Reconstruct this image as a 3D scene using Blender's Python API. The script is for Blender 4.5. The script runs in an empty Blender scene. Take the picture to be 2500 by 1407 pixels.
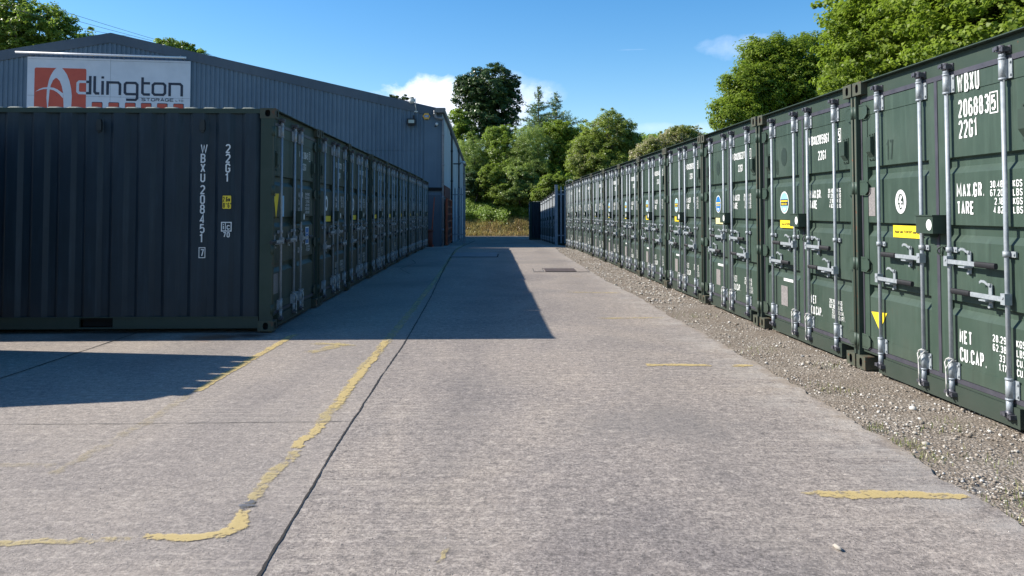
import bpy, math, random
import numpy as np
from mathutils import Vector, Matrix

sc = bpy.context.scene
R = math.radians
# ------------------------------------------------------------------ camera
cam_d = bpy.data.cameras.new("camera")
cam = bpy.data.objects.new("camera", cam_d)
sc.collection.objects.link(cam)
cam.location = (0, 0, 1.414)
cam.rotation_euler = (R(92.0), 0, 0)
cam_d.sensor_width = 36.0
cam_d.lens = 1892.0 / 2500.0 * 36.0
cam_d.shift_y = -0.1018
cam_d.clip_end = 3000
sc.camera = cam
sc.render.resolution_x, sc.render.resolution_y = 1024, 576
# ------------------------------------------------------------------ exposure
sc.view_settings.view_transform = 'Standard'
sc.view_settings.look = 'None'
sc.view_settings.exposure = 0.76
sc.view_settings.gamma = 1.0
# ------------------------------------------------------------------ sun
SUN = Vector((-3.245, 0.39, 2.61)).normalized()
sun_d = bpy.data.lights.new("sun", 'SUN')
sun_d.energy = 4.8
sun_d.angle = R(0.5)
sun_d.color = (1.0, 0.94, 0.85)
sun = bpy.data.objects.new("sun", sun_d)
sc.collection.objects.link(sun)
sun.rotation_euler = SUN.to_track_quat('Z', 'Y').to_euler()
# ------------------------------------------------------------------ world (sky + clouds far off)
world = bpy.data.worlds.new("World")
sc.world = world
world.use_nodes = True


class NT:
    """small helper to write node trees"""
    def __init__(s, tree):
        s.t = tree; s.n = tree.nodes; s.l = tree.links

    def add(s, kind, **kw):
        nd = s.n.new(kind)
        for k, v in kw.items():
            setattr(nd, k, v)
        return nd

    def put(s, sock, v):
        if isinstance(v, bpy.types.NodeSocket):
            s.l.new(v, sock)
        else:
            if hasattr(sock, 'default_value'):
                dv = sock.default_value
                if hasattr(dv, '__len__') and not hasattr(v, '__len__'):
                    v = [v] * len(dv)
                if hasattr(dv, '__len__') and len(dv) == 4 and len(v) == 3:
                    v = tuple(v) + (1,)
                sock.default_value = v

    def math(s, op, a, b=0.0, c=None, clamp=False):
        nd = s.add('ShaderNodeMath', operation=op); nd.use_clamp = clamp
        s.put(nd.inputs[0], a); s.put(nd.inputs[1], b)
        if c is not None: s.put(nd.inputs[2], c)
        return nd.outputs[0]

    def mix(s, f, a, b, blend='MIX'):
        nd = s.add('ShaderNodeMix', data_type='RGBA', blend_type=blend)
        s.put(nd.inputs[0], f); s.put(nd.inputs[6], a); s.put(nd.inputs[7], b)
        return nd.outputs[2]

    def noise(s, vec, scale, detail=3, rough=0.55, dist=0.0):
        nd = s.add('ShaderNodeTexNoise')
        s.put(nd.inputs['Vector'], vec); s.put(nd.inputs['Scale'], scale)
        s.put(nd.inputs['Detail'], detail); s.put(nd.inputs['Roughness'], rough)
        s.put(nd.inputs['Distortion'], dist)
        return nd.outputs[0]

    def vor(s, vec, scale, feature='F1', out=0):
        nd = s.add('ShaderNodeTexVoronoi', feature=feature)
        s.put(nd.inputs['Vector'], vec); s.put(nd.inputs['Scale'], scale)
        return nd.outputs[out]

    def ramp(s, f, stops, interp='LINEAR'):
        nd = s.add('ShaderNodeValToRGB'); cr = nd.color_ramp; cr.interpolation = interp
        while len(cr.elements) < len(stops): cr.elements.new(0.5)
        for e, (p, c) in zip(cr.elements, stops):
            e.position = p
            e.color = (c, c, c, 1) if not hasattr(c, '__len__') else tuple(c)[:3] + (1,)
        s.put(nd.inputs[0], f)
        return nd.outputs[0]

    def rng(s, f, a, b, c=0.0, d=1.0):
        nd = s.add('ShaderNodeMapRange'); nd.clamp = True
        s.put(nd.inputs[0], f); s.put(nd.inputs[1], a); s.put(nd.inputs[2], b)
        s.put(nd.inputs[3], c); s.put(nd.inputs[4], d)
        return nd.outputs[0]

    def mapv(s, vec, scale=(1, 1, 1), loc=(0, 0, 0), rot=(0, 0, 0)):
        nd = s.add('ShaderNodeMapping')
        s.put(nd.inputs[0], vec); nd.inputs[1].default_value = loc
        nd.inputs[2].default_value = rot; nd.inputs[3].default_value = scale
        return nd.outputs[0]

    def coord(s, which='Object'):
        return s.add('ShaderNodeTexCoord').outputs[which]

    def xyz(s, vec):
        nd = s.add('ShaderNodeSeparateXYZ'); s.put(nd.inputs[0], vec)
        return nd.outputs

    def bump(s, h, strength=0.3, dist=0.01, normal=None):
        nd = s.add('ShaderNodeBump')
        nd.inputs['Strength'].default_value = strength; nd.inputs['Distance'].default_value = dist
        s.put(nd.inputs['Height'], h)
        if normal is not None: s.put(nd.inputs['Normal'], normal)
        return nd.outputs[0]


w = NT(world.node_tree)
w.n.clear()
sky = w.add('ShaderNodeTexSky', sky_type='NISHITA')
sky.sun_disc = False
sky.sun_elevation = math.asin(SUN.z)
sky.sun_rotation = math.atan2(SUN.x, SUN.y)
sky.altitude = 100
sky.air_density = 1.0
sky.dust_density = 0.35
sky.ozone_density = 2.2
dirv = w.coord('Generated')
hs = w.add('ShaderNodeHueSaturation')
hs.inputs['Saturation'].default_value = 1.38
hs.inputs['Value'].default_value = 1.0
w.put(hs.inputs['Color'], sky.outputs[0])
skycol = hs.outputs[0]


def cloud(center, size, seed, thr, soft, sc_):
    """cloud mass round a direction; returns density 0..1"""
    c = Vector(center).normalized()
    right = c.cross(Vector((0, 0, 1))).normalized()
    up = right.cross(c).normalized()
    vx = w.add('ShaderNodeVectorMath', operation='DOT_PRODUCT'); w.put(vx.inputs[0], dirv); vx.inputs[1].default_value = right
    vy = w.add('ShaderNodeVectorMath', operation='DOT_PRODUCT'); w.put(vy.inputs[0], dirv); vy.inputs[1].default_value = up
    vz = w.add('ShaderNodeVectorMath', operation='DOT_PRODUCT'); w.put(vz.inputs[0], dirv); vz.inputs[1].default_value = c
    x = w.math('DIVIDE', vx.outputs['Value'], size[0]); y = w.math('DIVIDE', vy.outputs['Value'], size[1])
    r2 = w.math('ADD', w.math('MULTIPLY', x, x), w.math('MULTIPLY', y, y))
    fall = w.math('SUBTRACT', 1.0, r2)
    nz = w.noise(w.mapv(dirv, (1, 1, 1.5), (seed, seed * 1.7, 0)), sc_, 6, 0.6, 0.3)
    s_ = w.math('ADD', fall, w.math('MULTIPLY', w.math('SUBTRACT', nz, 0.5), 2.4))
    m = w.rng(s_, thr, thr + soft)
    front = w.math('GREATER_THAN', vz.outputs['Value'], 0.0)
    return w.math('MULTIPLY', m, front), y


def px_dir(x, y):
    return ((x - 1250) / 1892, 1.0, (515 - y) / 1892)


col = skycol
for ctr, size, seed, thr, soft, scl, lit, shd, op in [
    (px_dir(1100, 262), (0.135, 0.050), 3.1, 0.25, 0.45, 9.0, (7.4, 7.7, 8.6), (5.3, 5.9, 7.2), 0.95),
    (px_dir(1255, 225), (0.075, 0.028), 8.4, 0.15, 1.1, 9.0, (6.2, 6.7, 8.4), (5.2, 5.9, 7.4), 0.6),
    (px_dir(1830, 108), (0.066, 0.022), 5.3, 0.25, 1.2, 12.0, (6.6, 7.1, 8.8), (5.6, 6.4, 8.2), 0.6),
    (px_dir(1600, 312), (0.040, 0.008), 1.3, 0.1, 1.3, 14.0, (6.8, 7.3, 9.0), (6.0, 6.8, 8.4), 0.3),
    (px_dir(1722, 318), (0.022, 0.014), 2.3, 0.1, 1.3, 14.0, (6.8, 7.3, 9.0), (6.0, 6.8, 8.4), 0.5),
    (px_dir(1552, 119), (0.026, 0.0012), 4.3, 0.3, 1.2, 30.0, (7.5, 7.9, 9.0), (6.0, 6.8, 8.4), 0.16),
    ((-1.5, -1.0, 0.5), (0.5, 0.18), 6.3, 0.2, 0.7, 5.0, (7.5, 7.8, 8.6), (5.3, 5.9, 7.2), 0.9),
]:
    m, yy = cloud(ctr, size, seed, thr, soft, scl)
    tone = w.noise(w.mapv(dirv, (1, 1, 1), (seed, 0, seed)), scl * 2.2, 4, 0.6)
    t = w.rng(w.math('ADD', w.math('MULTIPLY', yy, 0.35), tone), 0.25, 0.75)
    cc = w.mix(t, tuple(v for v in shd), tuple(v for v in lit))
    col = w.mix(w.math('MULTIPLY', m, op), col, cc)
bg = w.add('ShaderNodeBackground')
bg.inputs['Strength'].default_value = 0.108
w.put(bg.inputs['Color'], col)
wo = w.add('ShaderNodeOutputWorld')
w.l.new(bg.outputs[0], wo.inputs[0])


# ------------------------------------------------------------------ materials
def mat(name, base=(0.5, 0.5, 0.5), rough=0.6, metal=0.0, spec=0.5, fn=None):
    m = bpy.data.materials.new(name); m.use_nodes = True
    t = NT(m.node_tree)
    p = next(n for n in t.n if n.type == 'BSDF_PRINCIPLED')
    p.inputs['Base Color'].default_value = tuple(base) + (1,)
    p.inputs['Roughness'].default_value = rough
    p.inputs['Metallic'].default_value = metal
    p.inputs['Specular IOR Level'].default_value = spec
    if fn: fn(t, p)
    return m


def fn_var(c1, c2, scale=3.0, bump=0.0, bscale=40, rust=0.0, streak=False, dirt=None, vary=False):
    def f(t, p):
        co0 = t.coord()
        oi = t.add('ShaderNodeObjectInfo')
        va = t.add('ShaderNodeVectorMath', operation='MULTIPLY_ADD')
        t.l.new(oi.outputs['Location'], va.inputs[0]); va.inputs[1].default_value = (1.37, 0.77, 0.0); t.l.new(co0, va.inputs[2])
        co = va.outputs[0]
        n1 = t.noise(co, scale, 4, 0.6)
        c = t.mix(t.rng(n1, 0.3, 0.7), c1, c2)
        if vary:
            wn = t.add('ShaderNodeTexWhiteNoise', noise_dimensions='3D')
            t.l.new(oi.outputs['Location'], wn.inputs['Vector'])
            k = t.math('ADD', 0.76, t.math('MULTIPLY', wn.outputs['Value'], 0.44))
            cb = t.add('ShaderNodeCombineColor'); t.put(cb.inputs[0], k); t.put(cb.inputs[1], k); t.put(cb.inputs[2], t.math('MULTIPLY', k, 1.0))
            c = t.mix(1.0, c, cb.outputs[0], 'MULTIPLY')
            # chalky fade and grime runs of each box's own
            nf = t.noise(co, 1.1, 4, 0.65)
            c = t.mix(t.math('MULTIPLY', t.rng(nf, 0.48, 0.72), 0.35), c, (0.070, 0.088, 0.076))
            ng = t.noise(t.mapv(co, (14, 14, 0.9)), 1.0, 5, 0.7)
            c = t.mix(t.math('MULTIPLY', t.rng(ng, 0.56, 0.78), 0.45), c, (0.016, 0.022, 0.018))
            nr = t.noise(t.mapv(co, (22, 22, 3)), 1.0, 5, 0.75)
            c = t.mix(t.math('MULTIPLY', t.rng(nr, 0.67, 0.74), 0.75), c, (0.10, 0.048, 0.026))
            ns = t.noise(t.mapv(co, (60, 60, 7)), 1.0, 3, 0.8)
            c = t.mix(t.math('MULTIPLY', t.rng(ns, 0.74, 0.78), 0.6), c, (0.13, 0.15, 0.14))
        if streak:
            ns = t.noise(t.mapv(co, (9, 9, 0.7)), 2.0, 4, 0.6)
            c = t.mix(t.math('MULTIPLY', t.rng(ns, 0.52, 0.8), 0.5), c, tuple(min(1, v * 1.7 + 0.01) for v in c2))
        if dirt:
            z = t.xyz(co0)[2]
            lo = t.math('ADD', z, t.math('MULTIPLY', t.noise(co, 6, 3), 0.35))
            c = t.mix(t.math('MULTIPLY', t.rng(lo, 0.15, 0.55, 1, 0), 0.45), c, dirt)
        if rust:
            nr = t.noise(co, 14, 5, 0.7)
            c = t.mix(t.rng(nr, 1 - rust, 1 - rust + 0.05), c, (0.13, 0.05, 0.022))
        t.put(p.inputs['Base Color'], c)
        if bump:
            t.put(p.inputs['Normal'], t.bump(t.noise(co, bscale, 3), bump, 0.002 if bscale > 10 else 0.03))
    return f


GREEN1, GREEN2 = (0.030, 0.050, 0.037), (0.041, 0.066, 0.049)
M = {}
M['paint'] = mat('green_paint', rough=0.52, spec=0.35, fn=fn_var(GREEN1, GREEN2, 2.2, 0.1, 60, 0.0, True, (0.085, 0.085, 0.062), vary=True))
M['paint_frame'] = mat('green_frame_paint', rough=0.6, spec=0.3, fn=fn_var(GREEN1, (0.04, 0.060, 0.046), 5, 0.15, 60, 0.31, False, (0.05, 0.05, 0.042)))
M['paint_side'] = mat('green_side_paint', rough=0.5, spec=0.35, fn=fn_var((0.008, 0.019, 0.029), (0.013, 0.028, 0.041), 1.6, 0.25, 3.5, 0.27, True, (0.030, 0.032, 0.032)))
M['roof_sunlit'] = mat('sunlit_roof_paint', rough=0.7, fn=fn_var((0.13, 0.15, 0.125), (0.20, 0.215, 0.185), 3))  # container green made paler: sunlight on the roof bumps is in the colour
M['vent_shaded'] = mat('shaded_vent_paint', rough=0.5, fn=fn_var((0.008, 0.012, 0.012), (0.013, 0.018, 0.017), 5))  # shadow on the side vents is put into this darker colour
M['casting'] = mat('casting_rust_paint', rough=0.75, fn=fn_var((0.045, 0.060, 0.042), (0.075, 0.070, 0.045), 9, 0.3, 60, 0.40))
M['dark'] = mat('dark_void', (0.004, 0.004, 0.004), 0.9)
M['rubber'] = mat('rubber', rough=0.5, fn=fn_var((0.040, 0.040, 0.052), (0.068, 0.066, 0.082), 8))
M['galv'] = mat('galvanised_steel', rough=0.5, metal=0.12, fn=fn_var((0.26, 0.29, 0.32), (0.37, 0.40, 0.43), 26, 0.05, 120))
M['galv_bright'] = mat('bright_zinc', rough=0.5, metal=0.15, fn=fn_var((0.25, 0.28, 0.30), (0.37, 0.40, 0.42), 40))
M['galv_dark'] = mat('dull_zinc', rough=0.5, metal=0.5, fn=fn_var((0.06, 0.06, 0.075), (0.16, 0.16, 0.18), 40))
M['grip'] = mat('black_grip', rough=0.6, fn=fn_var((0.012, 0.012, 0.014), (0.022, 0.022, 0.026), 60))
M['white'] = mat('white_lettering', rough=0.6, fn=fn_var((0.62, 0.64, 0.62), (0.78, 0.79, 0.77), 30))
M['ghost'] = mat('faded_lettering', rough=0.5, fn=fn_var((0.020, 0.034, 0.026), (0.026, 0.044, 0.032), 30))
M['yellow'] = mat('yellow_sticker', rough=0.5, fn=fn_var((0.80, 0.58, 0.02), (0.86, 0.66, 0.04), 20))
M['pale_yellow'] = mat('faded_yellow_sticker', rough=0.5, fn=fn_var((0.75, 0.68, 0.30), (0.80, 0.74, 0.38), 20))
M['sky_blue'] = mat('pale_blue_sticker', rough=0.5, fn=fn_var((0.22, 0.44, 0.62), (0.30, 0.52, 0.68), 20))
M['deep_blue'] = mat('deep_blue_sticker', rough=0.5, fn=fn_var((0.01, 0.14, 0.40), (0.02, 0.18, 0.46), 20))
M['navy'] = mat('navy_print', (0.012, 0.022, 0.045), 0.55)
M['black'] = mat('black_print', (0.010, 0.010, 0.010), 0.6)
M['grey_paper'] = mat('grey_label', rough=0.7, fn=fn_var((0.16, 0.15, 0.15), (0.27, 0.25, 0.24), 60))
M['rope'] = mat('white_cord', rough=0.9, fn=fn_var((0.45, 0.44, 0.42), (0.62, 0.61, 0.58), 90))


def fn_concrete(t, p):
    co = t.coord()
    x, y, z = t.xyz(co)
    fine = t.noise(co, 58, 3, 0.8)
    med = t.noise(co, 26, 4, 0.7)
    pits = t.vor(co, 60)
    patch = t.noise(co, 0.9, 5, 0.6, 0.6)
    patch2 = t.noise(t.mapv(co, (1, 2.2, 1), (7, 3, 0)), 2.2, 4, 0.6)
    # broomed transverse lines
    broom = t.noise(t.mapv(co, (0.8, 46, 1)), 1.0, 3, 0.65)
    bmask = t.rng(t.noise(t.mapv(co, (0.6, 1.2, 1), (1, 9, 0)), 1.0, 2), 0.42, 0.62)
    c = t.ramp(fine, [(0.32, (0.045, 0.043, 0.042)), (0.44, (0.20, 0.186, 0.176)), (0.54, (0.325, 0.300, 0.282)), (0.66, (0.56, 0.52, 0.485))])
    c = t.mix(0.42, c, t.ramp(med, [(0.34, (0.10, 0.096, 0.094)), (0.5, (0.285, 0.264, 0.250)), (0.66, (0.46, 0.43, 0.40))]))
    pm = t.rng(patch, 0.36, 0.66)
    c = t.mix(pm, t.mix(0.55, c, (0.72, 0.74, 0.78), 'MULTIPLY'), c)
    c = t.mix(t.math('MULTIPLY', t.rng(patch2, 0.5, 0.75), 0.35), c, (0.30, 0.275, 0.255))
    bl = t.rng(broom, 0.50, 0.72)
    c = t.mix(t.math('MULTIPLY', t.math('MULTIPLY', bl, bmask), 0.55), c, (0.48, 0.455, 0.41))
    bd = t.rng(broom, 0.46, 0.30)
    c = t.mix(t.math('MULTIPLY', t.math('MULTIPLY', bd, bmask), 0.35), c, (0.12, 0.115, 0.11))
    # little dark pits
    pm2 = t.math('MULTIPLY', t.rng(pits, 0.24, 0.08), t.rng(med, 0.42, 0.58))
    c = t.mix(t.math('MULTIPLY', pm2, 0.8), c, (0.045, 0.045, 0.047))
    coarse = t.noise(t.mapv(co, (0.8, 1, 1)), 17, 5, 0.8)
    c = t.mix(t.math('MULTIPLY', t.rng(coarse, 0.46, 0.37), 0.62), c, (0.10, 0.096, 0.096))
    c = t.mix(t.math('MULTIPLY', t.rng(coarse, 0.55, 0.64), 0.55), c, (0.55, 0.52, 0.48))
    # slab left of the long joint is smoother and a bit paler
    jx = t.math('ADD', t.math('MULTIPLY', y, -0.0417), -0.83)
    left = t.rng(t.math('SUBTRACT', jx, x), -0.01, 0.01)
    c = t.mix(t.math('MULTIPLY', left, 0.25), c, (0.31, 0.295, 0.28))
    # slightly warm, worn right slab further off
    far = t.math('MULTIPLY', t.rng(y, 8, 26), t.rng(x, -2.2, -1.6))
    c = t.mix(t.math('MULTIPLY', far, 0.4), c, (0.25, 0.232, 0.215))
    # pale concrete edge at the verge
    # oil and rust stains
    def blob(cx, cy, r, col_, k):
        nonlocal c
        dx = t.math('SUBTRACT', x, cx); dy = t.math('SUBTRACT', y, cy)
        d = t.math('SQRT', t.math('ADD', t.math('MULTIPLY', dx, dx), t.math('MULTIPLY', t.math('MULTIPLY', dy, dy), 2.0)))
        d = t.math('ADD', d, t.math('MULTIPLY', t.math('SUBTRACT', t.noise(co, 5, 4, 0.65), 0.5), r * 1.3))
        c = t.mix(t.math('MULTIPLY', t.rng(d, r, r * 0.3), k), c, col_)
    blob(-3.35, 8.72, 0.42, (0.22, 0.10, 0.05), 0.8)
    blob(-3.0, 8.85, 0.30, (0.06, 0.03, 0.02), 0.8)
    blob(-4.6, 8.8, 0.7, (0.10, 0.075, 0.065), 0.6)
    blob(0.9, 5.2, 0.8, (0.17, 0.17, 0.17), 0.35)
    blob(-0.2, 13.5, 1.3, (0.16, 0.16, 0.165), 0.4)
    blob(-2.1, 15.0, 1.3, (0.15, 0.15, 0.15), 0.4)
    blob(0.3, 21.5, 1.4, (0.17, 0.165, 0.16), 0.4)
    blob(-2.5, 20.0, 1.0, (0.13, 0.13, 0.13), 0.4)
    big = t.noise(t.mapv(co, (1, 0.55, 1), (3, 5, 0)), 0.55, 5, 0.65, 0.8)
    c = t.mix(1.0, c, t.ramp(big, [(0.30, (0.74, 0.73, 0.74)), (0.48, (0.96, 0.94, 0.92)), (0.66, (1.10, 1.06, 1.0))]), 'MULTIPLY')
    spots = t.noise(co, 3.2, 6, 0.7)
    c = t.mix(t.math('MULTIPLY', t.rng(spots, 0.60, 0.74), 0.45), c, (0.13, 0.125, 0.12))
    c = t.mix(t.math('MULTIPLY', t.rng(spots, 0.34, 0.26), 0.35), c, (0.42, 0.39, 0.35))
    # tyre-darkened wheel tracks along the lane
    wob = t.math('MULTIPLY', t.math('SUBTRACT', t.noise(co, 0.5, 2), 0.5), 0.5)
    for cx in (-0.35, 1.15):
        dx = t.math('ABSOLUTE', t.math('SUBTRACT', t.math('ADD', x, wob), cx))
        c = t.mix(t.math('MULTIPLY', t.rng(dx, 0.34, 0.05), t.math('MULTIPLY', t.rng(patch2, 0.35, 0.6), 0.22)), c, (0.14, 0.135, 0.13))
    # soil washed over the slab edge beside the verge
    ev = t.math('ADD', 2.42, t.math('MULTIPLY', y, -0.0245))
    de = t.math('ADD', t.math('SUBTRACT', ev, x), t.math('MULTIPLY', t.math('SUBTRACT', t.noise(co, 3.5, 5, 0.7), 0.5), 0.5))
    c = t.mix(t.math('MULTIPLY', t.rng(de, 0.55, 0.1), t.math('MULTIPLY', t.rng(spots, 0.42, 0.6), 0.45)), c, (0.42, 0.41, 0.39))
    c = t.mix(t.math('MULTIPLY', t.rng(de, 0.06, -0.04), 0.55), c, (0.23, 0.19, 0.145))
    c = t.mix(1.0, c, (0.990, 0.935, 0.875), 'MULTIPLY')
    t.put(p.inputs['Base Color'], c)
    h = t.math('ADD', fine, t.math('MULTIPLY', med, 1.3))
    h = t.math('ADD', h, t.math('MULTIPLY', t.math('MULTIPLY', broom, bmask), 0.8))
    h = t.math('SUBTRACT', h, t.math('MULTIPLY', pm2, 1.2))
    t.put(p.inputs['Normal'], t.bump(h, 0.55, 0.006))
    p.inputs['Roughness'].default_value = 0.88
    p.inputs['Specular IOR Level'].default_value = 0.3


M['concrete'] = mat('worn_concrete', fn=fn_concrete)


def fn_gravel(t, p):
    co = t.coord()
    v = t.vor(co, 60, 'F1', 1)
    vd = t.vor(co, 60)
    v2 = t.vor(co, 16, 'F1', 1)
    n = t.noise(co, 1.6, 4, 0.6)
    s = t.xyz(v)[0]
    c = t.ramp(s, [(0.0, (0.17, 0.135, 0.10)), (0.5, (0.27, 0.225, 0.175)), (1.0, (0.42, 0.37, 0.31))])
    c = t.mix(t.rng(n, 0.4, 0.62), c, t.mix(0.7, c, (0.20, 0.155, 0.11)))
    c = t.mix(t.math('MULTIPLY', t.rng(vd, 0.35, 0.7), 0.6), c, (0.09, 0.075, 0.06))
    t.put(p.inputs['Base Color'], c)
    h = t.math('SUBTRACT', 1.0, vd)
    t.put(p.inputs['Normal'], t.bump(t.math('ADD', h, t.noise(co, 90, 3)), 0.8, 0.012))
    p.inputs['Roughness'].default_value = 0.95


M['gravel'] = mat('gravel_ground', fn=fn_gravel)


def fn_stone(t, p):
    g = t.add('ShaderNodeNewGeometry')
    r = g.outputs['Random Per Island']
    c = t.ramp(r, [(0.0, (0.17, 0.135, 0.10)), (0.35, (0.31, 0.265, 0.215)), (0.75, (0.45, 0.41, 0.35)), (0.95, (0.62, 0.59, 0.54)), (1.0, (0.16, 0.155, 0.15))])
    t.put(p.inputs['Base Color'], c)
    p.inputs['Roughness'].default_value = 0.9


M['stone'] = mat('loose_stones', fn=fn_stone)


def fn_earth(t, p):
    co = t.coord()
    x, y, z = t.xyz(co)
    n = t.noise(co, 0.8, 5, 0.6)
    n2 = t.noise(co, 9, 5, 0.7)
    dry = t.mix(n2, (0.14, 0.09, 0.05), (0.36, 0.27, 0.13))
    grn = t.mix(n2, (0.03, 0.055, 0.015), (0.08, 0.13, 0.035))
    hz_ = t.math('ADD', z, t.math('MULTIPLY', t.math('SUBTRACT', n, 0.5), 2.0))
    c = t.mix(t.rng(hz_, 0.6, 1.6), dry, grn)
    base = t.mix(n2, (0.15, 0.13, 0.11), (0.24, 0.22, 0.19))
    yy = t.math('ADD', y, t.math('MULTIPLY', n2, 0.6))
    c = t.mix(t.rng(yy, 75.6, 76.2), base, c)
    c2 = t.mix(t.rng(x, 11, 13), c, grn)
    t.put(p.inputs['Base Color'], c2)
    t.put(p.inputs['Normal'], t.bump(n2, 0.6, 0.1))
    p.inputs['Roughness'].default_value = 0.95


M['earth'] = mat('earth_and_grass', fn=fn_earth)


def fn_paintline(wear, col1=(0.44, 0.33, 0.13), col2=(0.60, 0.46, 0.20), amax=0.88, sf=0.07):
    return _paintline(wear, col1, col2, amax, sf)


def _paintline(wear, col1=(0.40, 0.30, 0.115), col2=(0.56, 0.43, 0.18), amax=.9, sf=.07):
    def f(t, p):
        co = t.coord()
        n = t.noise(co, 5.5, 6, 0.72)
        n3 = t.noise(co, 55, 3, 0.7)
        c = t.mix(n3, col1, col2)
        t.put(p.inputs['Base Color'], c)
        p.inputs['Roughness'].default_value = 0.7
        t.put(p.inputs['Normal'], t.bump(n3, 0.4, 0.004))
        n4 = t.noise(co, 22, 4, 0.7)
        atn = t.add('ShaderNodeAttribute'); atn.attribute_name = 'core'
        n = t.math('SUBTRACT', n, t.math('MULTIPLY', t.math('SUBTRACT', 1.0, atn.outputs['Fac']), 0.28))
        a = t.rng(t.math('ADD', n, t.math('ADD', t.math('MULTIPLY', t.math('SUBTRACT', n3, 0.5), 0.35), t.math('MULTIPLY', t.math('SUBTRACT', n4, 0.5), 0.55))), wear - sf, wear + sf, 0.0, amax)
        t.put(p.inputs['Alpha'], a)
    return f


M['line_fresh'] = mat('yellow_line_paint', fn=fn_paintline(0.375, (0.44, 0.33, 0.13), (0.60, 0.46, 0.20), 0.80, 0.09))
M['line_mid'] = mat('worn_yellow_line_paint', fn=fn_paintline(0.43, (0.42, 0.33, 0.15), (0.58, 0.46, 0.21), 0.62, 0.12))
M['line_faint'] = mat('faint_yellow_line_paint', fn=fn_paintline(0.50, (0.40, 0.33, 0.20), (0.50, 0.41, 0.24), 0.35, 0.12))
M['joint'] = mat('open_joint', rough=0.95, fn=fn_var((0.012, 0.011, 0.010), (0.035, 0.03, 0.026), 30))
M['joint_soft'] = mat('filled_joint', rough=0.95, fn=fn_var((0.07, 0.065, 0.06), (0.13, 0.12, 0.11), 30))
M['iron'] = mat('rusty_iron_cover', rough=0.7, fn=fn_var((0.05, 0.035, 0.03), (0.10, 0.07, 0.055), 12, 0.5, 60))


def fn_clad(c1, c2, lap=3.83):
    def f(t, p):
        co = t.coord()
        n = t.noise(co, 0.5, 4, 0.6)
        n2 = t.noise(t.mapv(co, (5, 5, 0.4)), 1.0, 4, 0.6)
        c = t.mix(t.rng(n, 0.35, 0.65), c1, c2)
        c = t.mix(t.math('MULTIPLY', t.rng(n2, 0.5, 0.8), 0.35), c, tuple(v * 0.55 for v in c1))
        n3 = t.noise(co, 8, 5, 0.75)
        c = t.mix(t.rng(n3, 0.70, 0.76), c, tuple(v * 1.25 for v in c2))
        t.put(p.inputs['Base Color'], c)
    return f


M['clad'] = mat('slate_blue_cladding', rough=0.55, fn=fn_clad((0.068, 0.118, 0.172), (0.094, 0.150, 0.208)))
M['clad_dark'] = mat('dark_flashing', rough=0.6, fn=fn_clad((0.050, 0.076, 0.105), (0.070, 0.098, 0.130)))
M['clad_side'] = mat('pale_side_cladding', rough=0.5, fn=fn_clad((0.34, 0.40, 0.45), (0.44, 0.50, 0.55)))
M['gutter'] = mat('grey_gutter', rough=0.5, fn=fn_var((0.10, 0.105, 0.11), (0.17, 0.175, 0.18), 6))
M['pipe'] = mat('grey_pipe', rough=0.45, fn=fn_var((0.17, 0.18, 0.20), (0.25, 0.26, 0.28), 6))
M['sign_white'] = mat('white_sign_board', rough=0.45, fn=fn_var((0.47, 0.53, 0.60), (0.54, 0.60, 0.67), 2))  # white board, with the blue cast of its shade mixed into the colour
M['sign_red'] = mat('red_sign_print', rough=0.5, fn=fn_var((0.42, 0.062, 0.035), (0.47, 0.075, 0.042), 3))
M['tube'] = mat('white_lamp_tube', (0.72, 0.73, 0.76), 0.35)
M['plastic_white'] = mat('white_plastic', (0.55, 0.57, 0.55), 0.4)
M['plastic_yellow'] = mat('yellow_alarm_plastic', (0.62, 0.36, 0.05), 0.4)
M['lens_glass'] = mat('lamp_glass', (0.34, 0.40, 0.38), 0.15)
M['palisade'] = mat('galvanised_palisade', rough=0.55, metal=0.3, fn=fn_var((0.20, 0.23, 0.27), (0.30, 0.33, 0.37), 8))
M['orange'] = mat('orange_red_paint', rough=0.6, fn=fn_var((0.30, 0.055, 0.022), (0.38, 0.085, 0.03), 5))
M['oxide'] = mat('oxide_red', rough=0.8, fn=fn_var((0.10, 0.022, 0.014), (0.15, 0.035, 0.02), 5))
M['cable'] = mat('black_cable', (0.02, 0.02, 0.022), 0.6)
M['bark'] = mat('bark', rough=0.95, fn=fn_var((0.07, 0.055, 0.042), (0.15, 0.12, 0.10), 9, 0.6, 20))


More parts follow.
